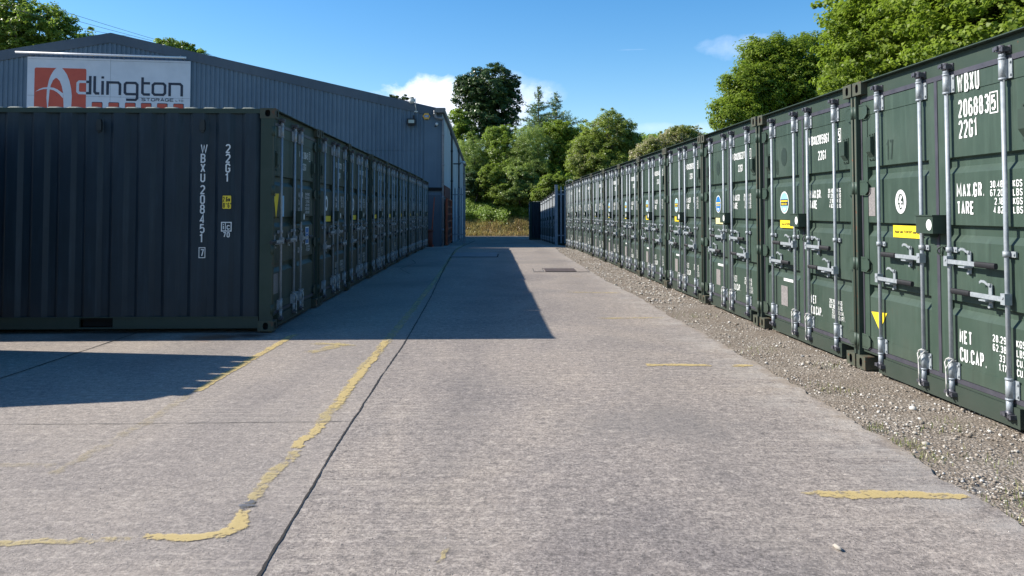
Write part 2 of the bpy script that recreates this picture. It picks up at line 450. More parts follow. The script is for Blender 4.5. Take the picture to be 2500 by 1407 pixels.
def leaf_mat(name, cols, trans=0.35, rough=0.38, scale=0.7, blossom=None, spec=0.5):
    m = bpy.data.materials.new(name); m.use_nodes = True
    t = NT(m.node_tree); t.n.clear()
    g = t.add('ShaderNodeNewGeometry')
    r = g.outputs['Random Per Island']
    st = [(i / max(1, len(cols) - 1), c) for i, c in enumerate(cols)]
    c = t.ramp(r, st)
    n = t.noise(t.coord(), scale, 3, 0.6)
    c = t.mix(t.math('MULTIPLY', t.rng(n, 0.35, 0.68), 0.55), c, tuple(min(1, v * 1.45) for v in cols[-1]))
    if blossom:
        r2 = t.math('FRACT', t.math('MULTIPLY', r, 37.7))
        nb = t.noise(t.coord(), 0.55, 3, 0.6)
        k = t.math('MULTIPLY', t.math('LESS_THAN', r2, blossom[1]), t.rng(nb, blossom[2], blossom[2] + 0.12))
        c = t.mix(k, c, blossom[0])
    d = t.add('ShaderNodeBsdfPrincipled'); t.put(d.inputs['Base Color'], c)
    d.inputs['Roughness'].default_value = rough
    d.inputs['Specular IOR Level'].default_value = spec
    tr = t.add('ShaderNodeBsdfTranslucent')
    t.put(tr.inputs['Color'], t.mix(0.5, c, (0.16, 0.26, 0.02), 'ADD') if trans > 0.3 else c)
    ms = t.add('ShaderNodeMixShader'); ms.inputs[0].default_value = trans
    t.l.new(d.outputs[0], ms.inputs[1]); t.l.new(tr.outputs[0], ms.inputs[2])
    o = t.add('ShaderNodeOutputMaterial'); t.l.new(ms.outputs[0], o.inputs[0])
    return m


M['leaf_dark'] = leaf_mat('dark_leaves', [(0.030, 0.055, 0.016), (0.050, 0.092, 0.024), (0.075, 0.130, 0.034)], 0.25)
M['leaf_mid'] = leaf_mat('mid_green_leaves', [(0.080, 0.122, 0.018), (0.145, 0.210, 0.032), (0.220, 0.295, 0.050)], 0.52)
M['leaf_bright'] = leaf_mat('bright_green_leaves', [(0.055, 0.092, 0.010), (0.118, 0.172, 0.015), (0.195, 0.255, 0.028)], 0.42, rough=0.5, spec=0.3)
M['leaf_lime'] = leaf_mat('lime_green_leaves', [(0.070, 0.112, 0.014), (0.130, 0.182, 0.024), (0.195, 0.250, 0.045)], 0.42, rough=0.5, spec=0.3)
M['leaf_willow'] = leaf_mat('grey_green_leaves', [(0.120, 0.165, 0.042), (0.190, 0.250, 0.066), (0.265, 0.335, 0.100)], 0.52)
M['leaf_olive'] = leaf_mat('olive_leaves', [(0.090, 0.125, 0.018), (0.155, 0.200, 0.032), (0.225, 0.270, 0.056)], 0.50, blossom=((0.38, 0.34, 0.20), 0.30, 0.5))
M['leaf_haw'] = leaf_mat('hawthorn_leaves', [(0.090, 0.115, 0.018), (0.155, 0.180, 0.030), (0.215, 0.225, 0.055)], 0.44, blossom=((0.52, 0.44, 0.33), 0.50, 0.44))
M['leaf_needle'] = leaf_mat('needle_leaves', [(0.055, 0.095, 0.048), (0.10, 0.15, 0.07), (0.14, 0.20, 0.09)], 0.35)
M['bracken'] = leaf_mat('bracken_leaves', [(0.12, 0.19, 0.030), (0.18, 0.27, 0.045), (0.25, 0.34, 0.08)], 0.4)
M['dry'] = leaf_mat('dry_grass_blades', [(0.26, 0.16, 0.08), (0.50, 0.36, 0.16), (0.60, 0.47, 0.22), (0.30, 0.30, 0.09)], 0.3)
M['tuft'] = leaf_mat('green_grass_blades', [(0.06, 0.10, 0.02), (0.12, 0.18, 0.03), (0.26, 0.24, 0.10)], 0.25)


# ------------------------------------------------------------------ mesh builder
class MB:
    def __init__(s):
        s.v = []; s.f = []; s.m = []; s.sm = []; s.cur = 0

    def use(s, i): s.cur = i; return s

    def face(s, idx, smooth=False):
        s.f.append(tuple(idx)); s.m.append(s.cur); s.sm.append(smooth)

    def poly(s, pts, smooth=False):
        b = len(s.v); s.v.extend([tuple(p) for p in pts]); s.face(range(b, b + len(pts)), smooth)

    def box(s, x0, x1, y0, y1, z0, z1, skip=''):
        b = len(s.v)
        s.v.extend([(x0, y0, z0), (x1, y0, z0), (x1, y1, z0), (x0, y1, z0), (x0, y0, z1), (x1, y0, z1), (x1, y1, z1), (x0, y1, z1)])
        F = {'b': (0, 3, 2, 1), 't': (4, 5, 6, 7), 'f': (0, 1, 5, 4), 'k': (2, 3, 7, 6), 'l': (3, 0, 4, 7), 'r': (1, 2, 6, 5)}
        for k, q in F.items():
            if k not in skip: s.face([b + i for i in q])
        return s

    def tube(s, pts, rad, n=10, caps=True, smooth=True):
        pts = [Vector(p) for p in pts]
        if not hasattr(rad, '__len__'): rad = [rad] * len(pts)
        rings = []
        prev = None
        for i, p in enumerate(pts):
            d = (pts[min(i + 1, len(pts) - 1)] - pts[max(i - 1, 0)]).normalized()
            a = prev if prev is not None else (Vector((0, 0, 1)) if abs(d.z) < 0.9 else Vector((1, 0, 0)))
            u = (a - d * a.dot(d))
            if u.length < 1e-6: u = d.orthogonal()
            u.normalize(); prev = u; vv = d.cross(u)
            b = len(s.v); rings.append(b)
            for k in range(n):
                an = 2 * math.pi * k / n
                q = p + (u * math.cos(an) + vv * math.sin(an)) * rad[i]
                s.v.append(tuple(q))
        for i in range(len(rings) - 1):
            for k in range(n):
                k2 = (k + 1) % n
                s.face((rings[i] + k, rings[i] + k2, rings[i + 1] + k2, rings[i + 1] + k), smooth)
        if caps:
            s.face([rings[0] + k for k in range(n)][::-1]); s.face([rings[-1] + k for k in range(n)])
        return s

    def prism_y(s, pts, y0, y1):
        """polygon in x,z extruded between y0 (front) and y1"""
        n = len(pts); b = len(s.v)
        s.v.extend([(p[0], y0, p[1]) for p in pts]); s.v.extend([(p[0], y1, p[1]) for p in pts])
        s.face([b + i for i in range(n)]); s.face([b + n + i for i in range(n)][::-1])
        for i in range(n):
            j = (i + 1) % n
            s.face((b + i, b + n + i, b + n + j, b + j))
        return s

    def ribbon(s, pts, hw, mapf, off, closed=False):
        P = [Vector((p[0], p[1])) for p in pts]
        n = len(P); L = []; Rr = []
        for i in range(n):
            if closed: a, c = P[i - 1], P[(i + 1) % n]
            else: a, c = P[max(i - 1, 0)], P[min(i + 1, n - 1)]
            d1 = (P[i] - a); d2 = (c - P[i])
            if d1.length < 1e-9: d1 = d2
            if d2.length < 1e-9: d2 = d1
            d1 = d1.normalized(); d2 = d2.normalized()
            n1 = Vector((-d1.y, d1.x)); n2 = Vector((-d2.y, d2.x))
            m = n1 + n2
            if m.length < 0.3: m = n1.copy()
            m.normalize(); k = hw / max(0.45, m.dot(n1))
            L.append(P[i] + m * k); Rr.append(P[i] - m * k)
        b = len(s.v)
        for i in range(n):
            s.v.append(tuple(mapf(L[i].x, L[i].y, off))); s.v.append(tuple(mapf(Rr[i].x, Rr[i].y, off)))
        for i in range(n if closed else n - 1):
            j = (i + 1) % n
            s.face((b + 2 * i, b + 2 * i + 1, b + 2 * j + 1, b + 2 * j))

    def xform(s, fn):
        s.v = [tuple(fn(*p)) for p in s.v]; return s

    def build(s, name, mats, parent=None, link=True):
        me = bpy.data.meshes.new(name)
        me.from_pydata(s.v, [], s.f)
        if not isinstance(mats, (list, tuple)): mats = [mats]
        for m_ in mats: me.materials.append(m_)
        me.polygons.foreach_set('material_index', s.m)
        me.polygons.foreach_set('use_smooth', s.sm)
        me.update()
        o = bpy.data.objects.new(name, me)
        if link: sc.collection.objects.link(o)
        if parent is not None: o.parent = parent
        return o


def empty(name, loc=(0, 0, 0), rz=0.0):
    o = bpy.data.objects.new(name, None)
    o.empty_display_size = 0.3
    sc.collection.objects.link(o); o.location = loc; o.rotation_euler = (0, 0, rz)
    return o


def tag(o, label=None, cat=None, group=None, kind=None):
    if label: o['label'] = label
    if cat: o['category'] = cat
    if group: o['group'] = group
    if kind: o['kind'] = kind
    return o


def copy_tree(o, parent=None):
    c = o.copy(); sc.collection.objects.link(c); c.parent = parent
    for ch in [x for x in KIDS.get(o.name, [])]:
        copy_tree(ch, c)
    return c


KIDS = {}


def index_children():
    KIDS.clear()
    for o in sc.collection.objects:
        if o.parent: KIDS.setdefault(o.parent.name, []).append(o)


# ------------------------------------------------------------------ stroke lettering
c_, d_ = 0.28, 0.13
GL = {
    '0': [(1, [(c_, 0), (1 - c_, 0), (1, d_), (1, 1 - d_), (1 - c_, 1), (c_, 1), (0, 1 - d_), (0, d_)])],
    '1': [(0, [(.15, .82), (.6, 1), (.6, 0)])],
    '2': [(0, [(0, .82), (.05, .9), (c_, 1), (1 - c_, 1), (1, .86), (1, .62), (.05, .06), (.05, 0), (1, 0)])],
    '3': [(0, [(0, .86), (c_, 1), (1 - c_, 1), (1, .87), (1, .65), (.72, .53), (.35, .53)]), (0, [(.72, .53), (1, .41), (1, .13), (1 - c_, 0), (c_, 0), (0, .14)])],
    '4': [(0, [(.75, 0), (.75, 1), (0, .26), (1, .26)])],
    '5': [(0, [(.95, 1), (.08, 1), (.05, .55), (.3, .62), (.75, .62), (1, .5), (1, .13), (1 - c_, 0), (c_, 0), (0, .14)])],
    '6': [(0, [(.98, .86), (1 - c_, 1), (c_, 1), (0, .86), (0, .14), (c_, 0), (1 - c_, 0), (1, .14), (1, .43), (1 - c_, .57), (c_, .57), (.02, .45)])],
    '7': [(0, [(0, 1), (1, 1), (.4, 0)])],
    '8': [(1, [(c_, .53), (1 - c_, .53), (.95, .66), (.95, .88), (1 - c_, 1), (c_, 1), (.05, .88), (.05, .66)]), (1, [(c_, 0), (1 - c_, 0), (1, .12), (1, .41), (1 - c_, .53), (c_, .53), (0, .41), (0, .12)])],
    '9': [(0, [(.02, .14), (c_, 0), (1 - c_, 0), (1, .14), (1, .86), (1 - c_, 1), (c_, 1), (0, .86), (0, .57), (c_, .43), (1 - c_, .43), (.98, .55)])],
    'A': [(0, [(0, 0), (.5, 1), (1, 0)]), (0, [(.2, .28), (.8, .28)])],
    'B': [(0, [(.7, .53), (.95, .66), (.95, .88), (.7, 1), (0, 1), (0, 0), (.7, 0), (1, .13), (1, .4), (.7, .53), (0, .53)])],
    'C': [(0, [(1, .76), (1, .87), (.75, 1), (.25, 1), (0, .87), (0, .13), (.25, 0), (.75, 0), (1, .13), (1, .24)])],
    'D': [(1, [(0, 0), (.7, 0), (1, .15), (1, .85), (.7, 1), (0, 1)])],
    'E': [(0, [(1, 1), (0, 1), (0, 0), (1, 0)]), (0, [(0, .52), (.8, .52)])],
    'F': [(0, [(1, 1), (0, 1), (0, 0)]), (0, [(0, .52), (.8, .52)])],
    'G': [(0, [(1, .76), (1, .87), (.75, 1), (.25, 1), (0, .87), (0, .13), (.25, 0), (.75, 0), (1, .13), (1, .45), (.55, .45)])],
    'I': [(0, [(.5, 0), (.5, 1)])],
    'K': [(0, [(0, 0), (0, 1)]), (0, [(1, 1), (.08, .45)]), (0, [(.25, .56), (1, 0)])],
    'L': [(0, [(0, 1), (0, 0), (.9, 0)])],
    'M': [(0, [(0, 0), (0, 1), (.5, .25), (1, 1), (1, 0)])],
    'N': [(0, [(0, 0), (0, 1), (1, 0), (1, 1)])],
    'O': [(1, [(c_, 0), (1 - c_, 0), (1, d_), (1, 1 - d_), (1 - c_, 1), (c_, 1), (0, 1 - d_), (0, d_)])],
    'P': [(0, [(0, 0), (0, 1), (.7, 1), (1, .87), (1, .6), (.7, .46), (0, .46)])],
    'R': [(0, [(0, 0), (0, 1), (.7, 1), (1, .87), (1, .64), (.7, .52), (0, .52)]), (0, [(.6, .52), (1, 0)])],
    'S': [(0, [(1, .82), (1, .88), (.72, 1), (.28, 1), (0, .87), (0, .66), (.28, .54), (.72, .48), (1, .36), (1, .13), (.72, 0), (.28, 0), (0, .12), (0, .18)])],
    'T': [(0, [(.5, 0), (.5, 1)]), (0, [(0, 1), (1, 1)])],
    'U': [(0, [(0, 1), (0, .14), (.27, 0), (.73, 0), (1, .14), (1, 1)])],
    'W': [(0, [(0, 1), (.24, .02), (.5, .9), (.76, .02), (1, 1)])],
    'X': [(0, [(0, 0), (1, 1)]), (0, [(0, 1), (1, 0)])],
    'i': [(0, [(.5, 0), (.5, .62)]), (0, [(.5, .8), (.5, .95)])],
    'c': [(0, [(1, .55), (.75, .66), (.25, .66), (0, .5), (0, .16), (.25, 0), (.75, 0), (1, .12)])],
    'm': [(0, [(0, 0), (0, .6), (.4, .6), (.5, .5), (.5, 0)]), (0, [(.5, .55), (.6, .6), (.9, .6), (1, .5), (1, 0)])],
    "'": [(0, [(.5, .7), (.5, 1)])],
    '"': [(0, [(.25, .7), (.25, 1)]), (0, [(.75, .7), (.75, 1)])],
    '.': [(0, [(.3, .05), (.5, .05)])],
    ',': [(0, [(.3, .05), (.5, .05)])],
}


def text(mb, s, x, z, h, cw, t, mapf, off=0.003, gap=0.35, narrow='.,', align='l'):
    """strokes of string s; (x,z) = left/bottom of the text, h cap height, cw glyph width, t stroke width"""
    adv = cw * (1 + gap)
    def w_(ch): return adv * (0.45 if ch in narrow else (0.6 if ch in ' 1I' else (1.4 if ch in 'MW' else 1)))
    tot = sum(w_(ch) for ch in s)
    if align == 'r': x = x - tot
    if align == 'c': x = x - tot / 2
    k = 0
    for ch in s:
        if ch in GL:
            gw = cw * (1.4 if ch in 'MW' else 1.0)
            tt = t * (0.72 if ch in 'MW' else 0.9)
            gx = x
            if ch in narrow: gx = x - cw * 0.2
            elif ch == '1': gx = x - cw * .15
            for cl, pts in GL[ch]:
                P = [(gx + tt / 2 + px * (gw - tt), z + tt / 2 + pz * (h - tt)) for px, pz in pts]
                mb.ribbon(P, tt / 2, mapf, off + k * 0.0002, bool(cl))
                k = (k + 1) % 7
        x += w_(ch)


def disc(mb, x, z, rx, rz, mapf, off, n=24, ring=None):
    if ring is None:
        mb.poly([mapf(x + rx * math.cos(2 * math.pi * i / n), z + rz * math.sin(2 * math.pi * i / n), off) for i in range(n)])
    else:
        mb.ribbon([(x + rx * math.cos(2 * math.pi * i / n), z + rz * math.sin(2 * math.pi * i / n)) for i in range(n)], ring / 2, mapf, off, True)


def rect(mb, x0, x1, z0, z1, mapf, off):
    mb.poly([mapf(x0, z0, off), mapf(x1, z0, off), mapf(x1, z1, off), mapf(x0, z1, off)])


# ------------------------------------------------------------------ ground
def gz(y):
    t = y - 28.0
    if t <= -2: return 0.0
    if t < 2: return -0.022 * (t + 2) ** 2 / 8.0
    return -0.022 * t


def smooth(a, b, x):
    t = min(1, max(0, (x - a) / (b - a))); return t * t * (3 - 2 * t)


def terrain(x, y):
    base = gz(y)
    bank = 0.0
    ys = 76.0 + 0.03 * x
    if y > ys:
        t = y - ys
        bank = 0.85 * smooth(0, 1.8, t) + 0.42 * min(15, max(0, t - 0.8)) + .02 * min(60, max(0, t - 16))
    right = 3.2 * smooth(10.0, 17.0, x) * smooth(-20, 4, y)
    lft = 1.0 * smooth(34, 60, -x)
    n = 0.12 * math.sin(x * 0.9 + y * 0.5) + 0.1 * math.sin(x * 0.37 - y * 0.8)
    far = smooth(150, 400, max(abs(x), abs(y)))
    return base * (1 - smooth(76, 120, y)) + bank * (1 - far) + (right + lft) * (1 - far) + n * min(1, bank + right + lft) * (1 - far) - 0.03


xs = sorted(set([-1500, -900, -500, -300, -200, -140, -100] + list(np.arange(-80, -20, 5.0)) + list(np.arange(-20, 24, 0.9)) + list(np.arange(24, 90, 5.0)) + [120, 170, 250, 400, 700, 1500]))
ys = sorted(set([-1500, -700, -300, -150, -80, -50, -30] + list(np.arange(-20, 74, 2.5)) + list(np.arange(74, 100, 0.7)) + list(np.arange(100, 140, 5.0)) + [160, 200, 300, 500, 900, 1600]))
mb = MB()
for y in ys:
    for x in xs:
        mb.v.append((x, y, terrain(x, y)))
nx = len(xs)
for j in range(len(ys) - 1):
    for i in range(nx - 1):
        mb.face((j * nx + i, j * nx + i + 1, (j + 1) * nx + i + 1, (j + 1) * nx + i), True)
tag(mb.build('ground', M['earth']), kind='structure')

EDGE = [(-8, 2.42), (3.56, 2.31), (3.76, 2.30), (4.05, 2.29), (4.36, 2.30), (4.94, 2.32), (5.75, 2.30), (6.58, 2.28), (7.14, 2.26), (8.0, 2.21), (9.45, 2.18), (11.7, 2.13), (15.7, 1.90), (26.6, 1.62), (31, 1.75), (32.4, 2.3), (36, 2.2), (60, 1.9), (76.2, 2.5)]


def edge_x(y):
    for (a, xa), (b, xb) in zip(EDGE, EDGE[1:]):
        if y <= b: return xa + (xb - xa) * max(0, (y - a)) / (b - a)
    return EDGE[-1][1]


rng = random.Random(5)
mb = MB()
yy = []; y = -8.0
while y < 77:
    yy.append(y)
    y += 0.5 if y < 2.5 else (0.035 if y < 8 else (0.08 if y < 16 else (0.25 if y < 32 else 1.0)))
off_ = 0.0
prev = None
xcol = [-70, -30, -12, -6, 0]
for y in yy:
    off_ = off_ * 0.86 + rng.uniform(-1, 1) * 0.013
    ex = edge_x(y) + off_ + 0.012 * math.sin(y * 7.1)
    z = gz(y)
    b = len(mb.v)
    for x in xcol: mb.v.append((x, y, z))
    mb.v.append((ex, y, z)); mb.v.append((ex + 0.012, y, z - 0.012)); mb.v.append((ex + 0.02, y, z - 0.12))
    n = len(xcol) + 3
    if prev is not None:
        for i in range(n - 1):
            mb.face((prev + i, prev + i + 1, b + i + 1, b + i))
    prev = b
tag(mb.build('concrete_yard', M['concrete']), kind='structure')

# lane beyond the yard in front of the bank (sunlit strip)
mb = MB()
prev = None
for x in np.arange(2.0, 60, 2.0):
    b = len(mb.v)
    mb.v.append((x, 37.5 if x > 9 else 52, gz(52) + 0.004)); mb.v.append((x, 76.0 + 0.03 * x, gz(76) + 0.012))
    if prev is not None: mb.face((prev, b, b + 1, prev + 1))
    prev = b

# gravel verge sheet
mb = MB()
prev = None
for y in yy:
    z = gz(y) - 0.018
    b = len(mb.v)
    for i in range(9):
        x = edge_x(y) - 0.15 + (9.5 - edge_x(y)) * (i / 8) ** 1.6
        zz = z + 0.008 * math.sin(y * 5.3 + i * 2.1) + 0.006 * math.sin(y * 11.7 + i)
        mb.v.append((x, y, zz))
    if prev is not None:
        for i in range(8):
            mb.face((prev + i, prev + i + 1, b + i + 1, b + i), True)
    prev = b
    if y > 32: break
tag(mb.build('gravel_verge', M['gravel']), kind='structure')


def mesh_np(name, V, F, mats, nv, smooth_=False, parent=None):
    """V (N,3), F (K,nv) equal sized polygons"""
    me = bpy.data.meshes.new(name)
    me.vertices.add(len(V)); me.vertices.foreach_set('co', np.ascontiguousarray(V, dtype=np.float32).ravel())
    K = len(F)
    me.loops.add(K * nv); me.loops.foreach_set('vertex_index', np.ascontiguousarray(F, dtype=np.int32).ravel())
    me.polygons.add(K)
    me.polygons.foreach_set('loop_start', np.arange(0, K * nv, nv, dtype=np.int32))
    if smooth_: me.polygons.foreach_set('use_smooth', np.ones(K, dtype=bool))
    me.materials.append(mats)
    me.update(calc_edges=True)
    me.validate()
    o = bpy.data.objects.new(name, me); sc.collection.objects.link(o)
    if parent is not None: o.parent = parent
    return o


rs = np.random.RandomState(11)
ph = (1 + 5 ** 0.5) / 2
ico = np.array([(-1, ph, 0), (1, ph, 0), (-1, -ph, 0), (1, -ph, 0), (0, -1, ph), (0, 1, ph), (0, -1, -ph), (0, 1, -ph), (ph, 0, -1), (ph, 0, 1), (-ph, 0, -1), (-ph, 0, 1)], float) / 1.9
icof = np.array([(0, 11, 5), (0, 5, 1), (0, 1, 7), (0, 7, 10), (0, 10, 11), (1, 5, 9), (5, 11, 4), (11, 10, 2), (10, 7, 6), (7, 1, 8), (3, 9, 4), (3, 4, 2), (3, 2, 6), (3, 6, 8), (3, 8, 9), (4, 9, 5), (2, 4, 11), (6, 2, 10), (8, 6, 7), (9, 8, 1)])


def stones(name, P, S, mt):
    n = len(P)
    V = ico[None] * (1 + rs.uniform(-0.28, 0.28, (n, 12, 1)))
    V = V * S[:, None, None] * rs.uniform(0.6, 1.25, (n, 1, 3)) * np.array([1, 1, 0.62])
    a = rs.uniform(0, 6.28, n); ca, sa = np.cos(a)[:, None], np.sin(a)[:, None]
    X = V[:, :, 0] * ca - V[:, :, 1] * sa; Y = V[:, :, 0] * sa + V[:, :, 1] * ca
    V = np.stack([X, Y, V[:, :, 2]], -1) + P[:, None, :]
    F = icof[None] + (np.arange(n) * 12)[:, None, None]
    return mesh_np(name, V.reshape(-1, 3), F.reshape(-1, 3), mt, 3)


P = []; S = []
while len(P) < 24000:
    u = rs.rand()
    y = 2.6 + 29 * u ** 2.1
    ex = edge_x(y)
    x = ex - 0.03 * rs.rand() + 0.02 + (3.35 - ex - 0.035 * (y - 7)) * rs.rand() ** 0.85
    if rs.rand() > 0.45 + 0.55 * math.sin(x * 5 + y * 1.3) * math.sin(y * 2.1 - x * 2): 
        if rs.rand() > 0.55: continue
    s = 0.003 + 0.009 * rs.rand() ** 2.6 + (0.015 * rs.rand() if rs.rand() < 0.035 else 0)
    if y > 12: s *= 1.5
    if rs.rand() < .5 and math.sin(x * 4.3 + 1) + math.sin(y * 2.7 + x) > .5: continue
    P.append((x, y, gz(y) - 0.018 + s * 0.3)); S.append(s)
tag(stones('gravel_stones', np.array(P), np.array(S), M['stone']), kind='stuff', label='loose pale stones scattered over the gravel verge', cat='gravel')
# a few crumbs on the slab
P = []; S = []
for i in range(1500):
    y = 2.7 + 20 * rs.rand() ** 2; x = rs.uniform(-3.5, edge_x(y)) if i % 3 else edge_x(y) - abs(rs.normal(0, 0.12))
    s = rs.uniform(0.0015, 0.004)
    P.append((x, y, gz(y) + s * 0.4)); S.append(s)
tag(stones('loose_grit', np.array(P), np.array(S), M['stone']), kind='stuff', label='fine grit lying on the concrete yard', cat='grit')

# the pebble with its chip
mb = MB()
base = len(mb.v)
for i, (a, b_, c) in enumerate(ico):
    mb.v.append((1.36 + a * 0.010 - b_ * 0.008, 3.29 + b_ * 0.030 + a * 0.004, 0.009 + c * 0.011))
for f in icof: mb.face(tuple(int(q) for q in f), True)
tag(mb.build('pebble', M['stone']), 'small pale oblong pebble lying alone on the concrete', 'pebble')

# blades of grass
def blades(name, P, H, mt, lean=0.5, wd=0.006):
    n = len(P)
    a = rs.uniform(0, 6.28, n); l = rs.uniform(0, lean, n) * H
    dx, dy = np.cos(a) * l, np.sin(a) * l
    px, py = -np.sin(a) * wd, np.cos(a) * wd
    if hasattr(wd, '__len__'): px, py = -np.sin(a) * wd, np.cos(a) * wd
    z0 = np.zeros(n)
    v0 = P + np.stack([px, py, z0], 1); v1 = P - np.stack([px, py, z0], 1)
    v2 = P + np.stack([dx * .45 - px * .7, dy * .45 - py * .7, H * .6], 1); v3 = P + np.stack([dx * .45 + px * .7, dy * .45 + py * .7, H * .6], 1)
    v4 = P + np.stack([dx, dy, H * (1 - 0.3 * l / H)], 1)
    V = np.stack([v0, v1, v2, v3, v4], 1).reshape(-1, 3)
    b = (np.arange(n) * 5)[:, None]
    F1 = b + np.array([[0, 1, 2, 3]])
    F2 = b + np.array([[3, 2, 4, 4]])
    me_F = F1
    # quads for the shaft, small quads collapsed to the tip
    V2 = np.concatenate([V, v4], 0)
    tip2 = len(V) + np.arange(n)
    F2 = np.stack([b[:, 0] + 3, b[:, 0] + 2, b[:, 0] + 4, tip2], 1)
    V2[tip2] += 0.0005
    return mesh_np(name, V2, np.concatenate([F1, F2], 0), mt, 4)


P = []; H = []
for (cx, cy, n, r) in [(2.40, 4.75, 90, 0.05), (2.42, 4.5, 60, 0.06), (2.62, 3.85, 160, 0.16), (2.55, 3.6, 120, 0.14), (2.38, 5.1, 40, 0.05), (2.75, 4.4, 60, 0.12), (2.55, 6.3, 60, 0.12), (2.85, 5.2, 60, 0.1), (2.5, 8.0, 50, 0.14), (2.37, 3.3, 120, 0.1), (2.9, 7.2, 40, 0.1), (2.45, 10.5, 60, 0.2)]:
    for i in range(n):
        x = cx + rs.normal(0, r); y = cy + rs.normal(0, r)
        P.append((max(x, edge_x(y) + 0.015), y, gz(y) - 0.02)); H.append(rs.uniform(0.02, 0.055))
tag(blades('grass_tufts', np.array(P), np.array(H), M['tuft'], 1.2, 0.0022), kind='stuff', label='sparse green weeds sprouting in the gravel verge', cat='weeds')

# ------------------------------------------------------------------ joints and markings on the slab
gmap = lambda x, y, o: (x, y, gz(y) + o)


def ground_ribbon(name, pts, wids, mt, off=0.004, jag=0.0, step=0.03, seed=1, kind='structure'):
    r = random.Random(seed)
    Q = []
    for (a, b), (wa, wb) in zip(zip(pts, pts[1:]), zip(wids, wids[1:])):
        L = math.hypot(b[0] - a[0], b[1] - a[1]); n = max(1, int(L / (step * max(1, a[1] / 5))))
        for i in range(n):
            t = i / n; Q.append((a[0] + (b[0] - a[0]) * t, a[1] + (b[1] - a[1]) * t, wa + (wb - wa) * t))
    Q.append((pts[-1][0], pts[-1][1], wids[-1]))
    mb = MB(); wl = wr = cx = 0.0; prev = None; cores = []
    for i, (x, y, w_) in enumerate(Q):
        a = Q[max(i - 1, 0)]; b = Q[min(i + 1, len(Q) - 1)]
        d = Vector((b[0] - a[0], b[1] - a[1])).normalized(); nn = Vector((-d.y, d.x))
        wl = wl * 0.75 + r.uniform(-1, 1) * jag; wr = wr * 0.75 + r.uniform(-1, 1) * jag; cx = cx * 0.85 + r.uniform(-1, 1) * jag
        l = max(0.002, w_ / 2 + wl); rr = max(0.002, w_ / 2 + wr)
        if name in ('road_marking', 'tar_blot'):
            l *= 1.05; rr *= 1.05
            endf = min(1.0, (min(i, len(Q) - 1 - i) + .5) / 2.0)
            bb = len(mb.v)
            for q_, core in ((1.0, 0.0), (0.6, 1.0), (0.0, 1.0), (-0.6, 1.0), (-1.0, 0.0)):
                o_ = (l if q_ > 0 else rr) * q_ + cx
                mb.v.append((x + nn.x * o_, y + nn.y * o_, gz(y) + off)); cores.append(core * endf)
            if prev is not None:
                for k_ in range(4): mb.face((prev + k_, prev + k_ + 1, bb + k_ + 1, bb + k_))
            prev = bb
            continue
        bb = len(mb.v)
        mb.v.append((x + nn.x * (l + cx), y + nn.y * (l + cx), gz(y) + off)); mb.v.append((x - nn.x * (rr - cx), y - nn.y * (rr - cx), gz(y) + off))
        if prev is not None: mb.face((prev, prev + 1, bb + 1, bb))
        prev = bb
    if cores:
        o = mb.build(name, mt)
        at_ = o.data.attributes.new('core', 'FLOAT', 'POINT'); at_.data.foreach_set('value', cores)
        return tag(o, kind=kind)
    return tag(mb.build(name, mt), kind=kind)


ground_ribbon('expansion_joint', [(-0.97, 2.6), (-0.98, 3.08), (-1.0, 3.51), (-1.02, 3.99), (-1.05, 4.48), (-1.07, 5.1), (-1.08, 5.57), (-1.12, 6.66), (-1.15, 8.42), (-1.32, 12.5), (-1.67, 19.2), (-2.04, 27.6), (-2.17, 35.7), (-2.3, 48)],
              [.014, .013, .012, .010, .010, .010, .009, .010, .012, .016, .025, .035, .045, .06], M['joint'], 0.004, 0.0016, 0.02, 3)
ground_ribbon('slab_joint', [(-9, 5.0), (-4.4, 5.16), (-2.4, 5.2), (-1.1, 5.25)], [.008, .007, .005, .006], M['joint_soft'], 0.004, 0.0025, 0.03, 5)
ground_ribbon('slab_joint', [(-4.30, 3.0), (-4.31, 6.58), (-4.34, 9.0)], [.012, .014, .016], M['joint'], 0.004, 0.002, 0.03, 6)
ground_ribbon('slab_joint', [(-1.9, 26.4), (0.1, 26.3), (1.62, 26.55)], [.05, .04, .05], M['joint_soft'], 0.004, 0.01, 0.05, 7)
ground_ribbon('slab_joint', [(-3.1, 30.5), (-2.0, 29.6), (-0.6, 29.8)], [.05, .04, .05], M['joint_soft'], 0.004, 0.01, 0.05, 8)
ground_ribbon('slab_crack', [(-2.9, 22.5), (-2.6, 21.0), (-2.75, 19.0), (-2.3, 17.5)], [.03, .03, .03, .02], M['joint_soft'], 0.004, 0.01, 0.05, 9)
ground_ribbon('slab_crack', [(0.45, 15.0), (0.9, 15.2), (1.5, 15.1)], [.01, .015, .01], M['joint_soft'], 0.004, 0.004, 0.03, 10)
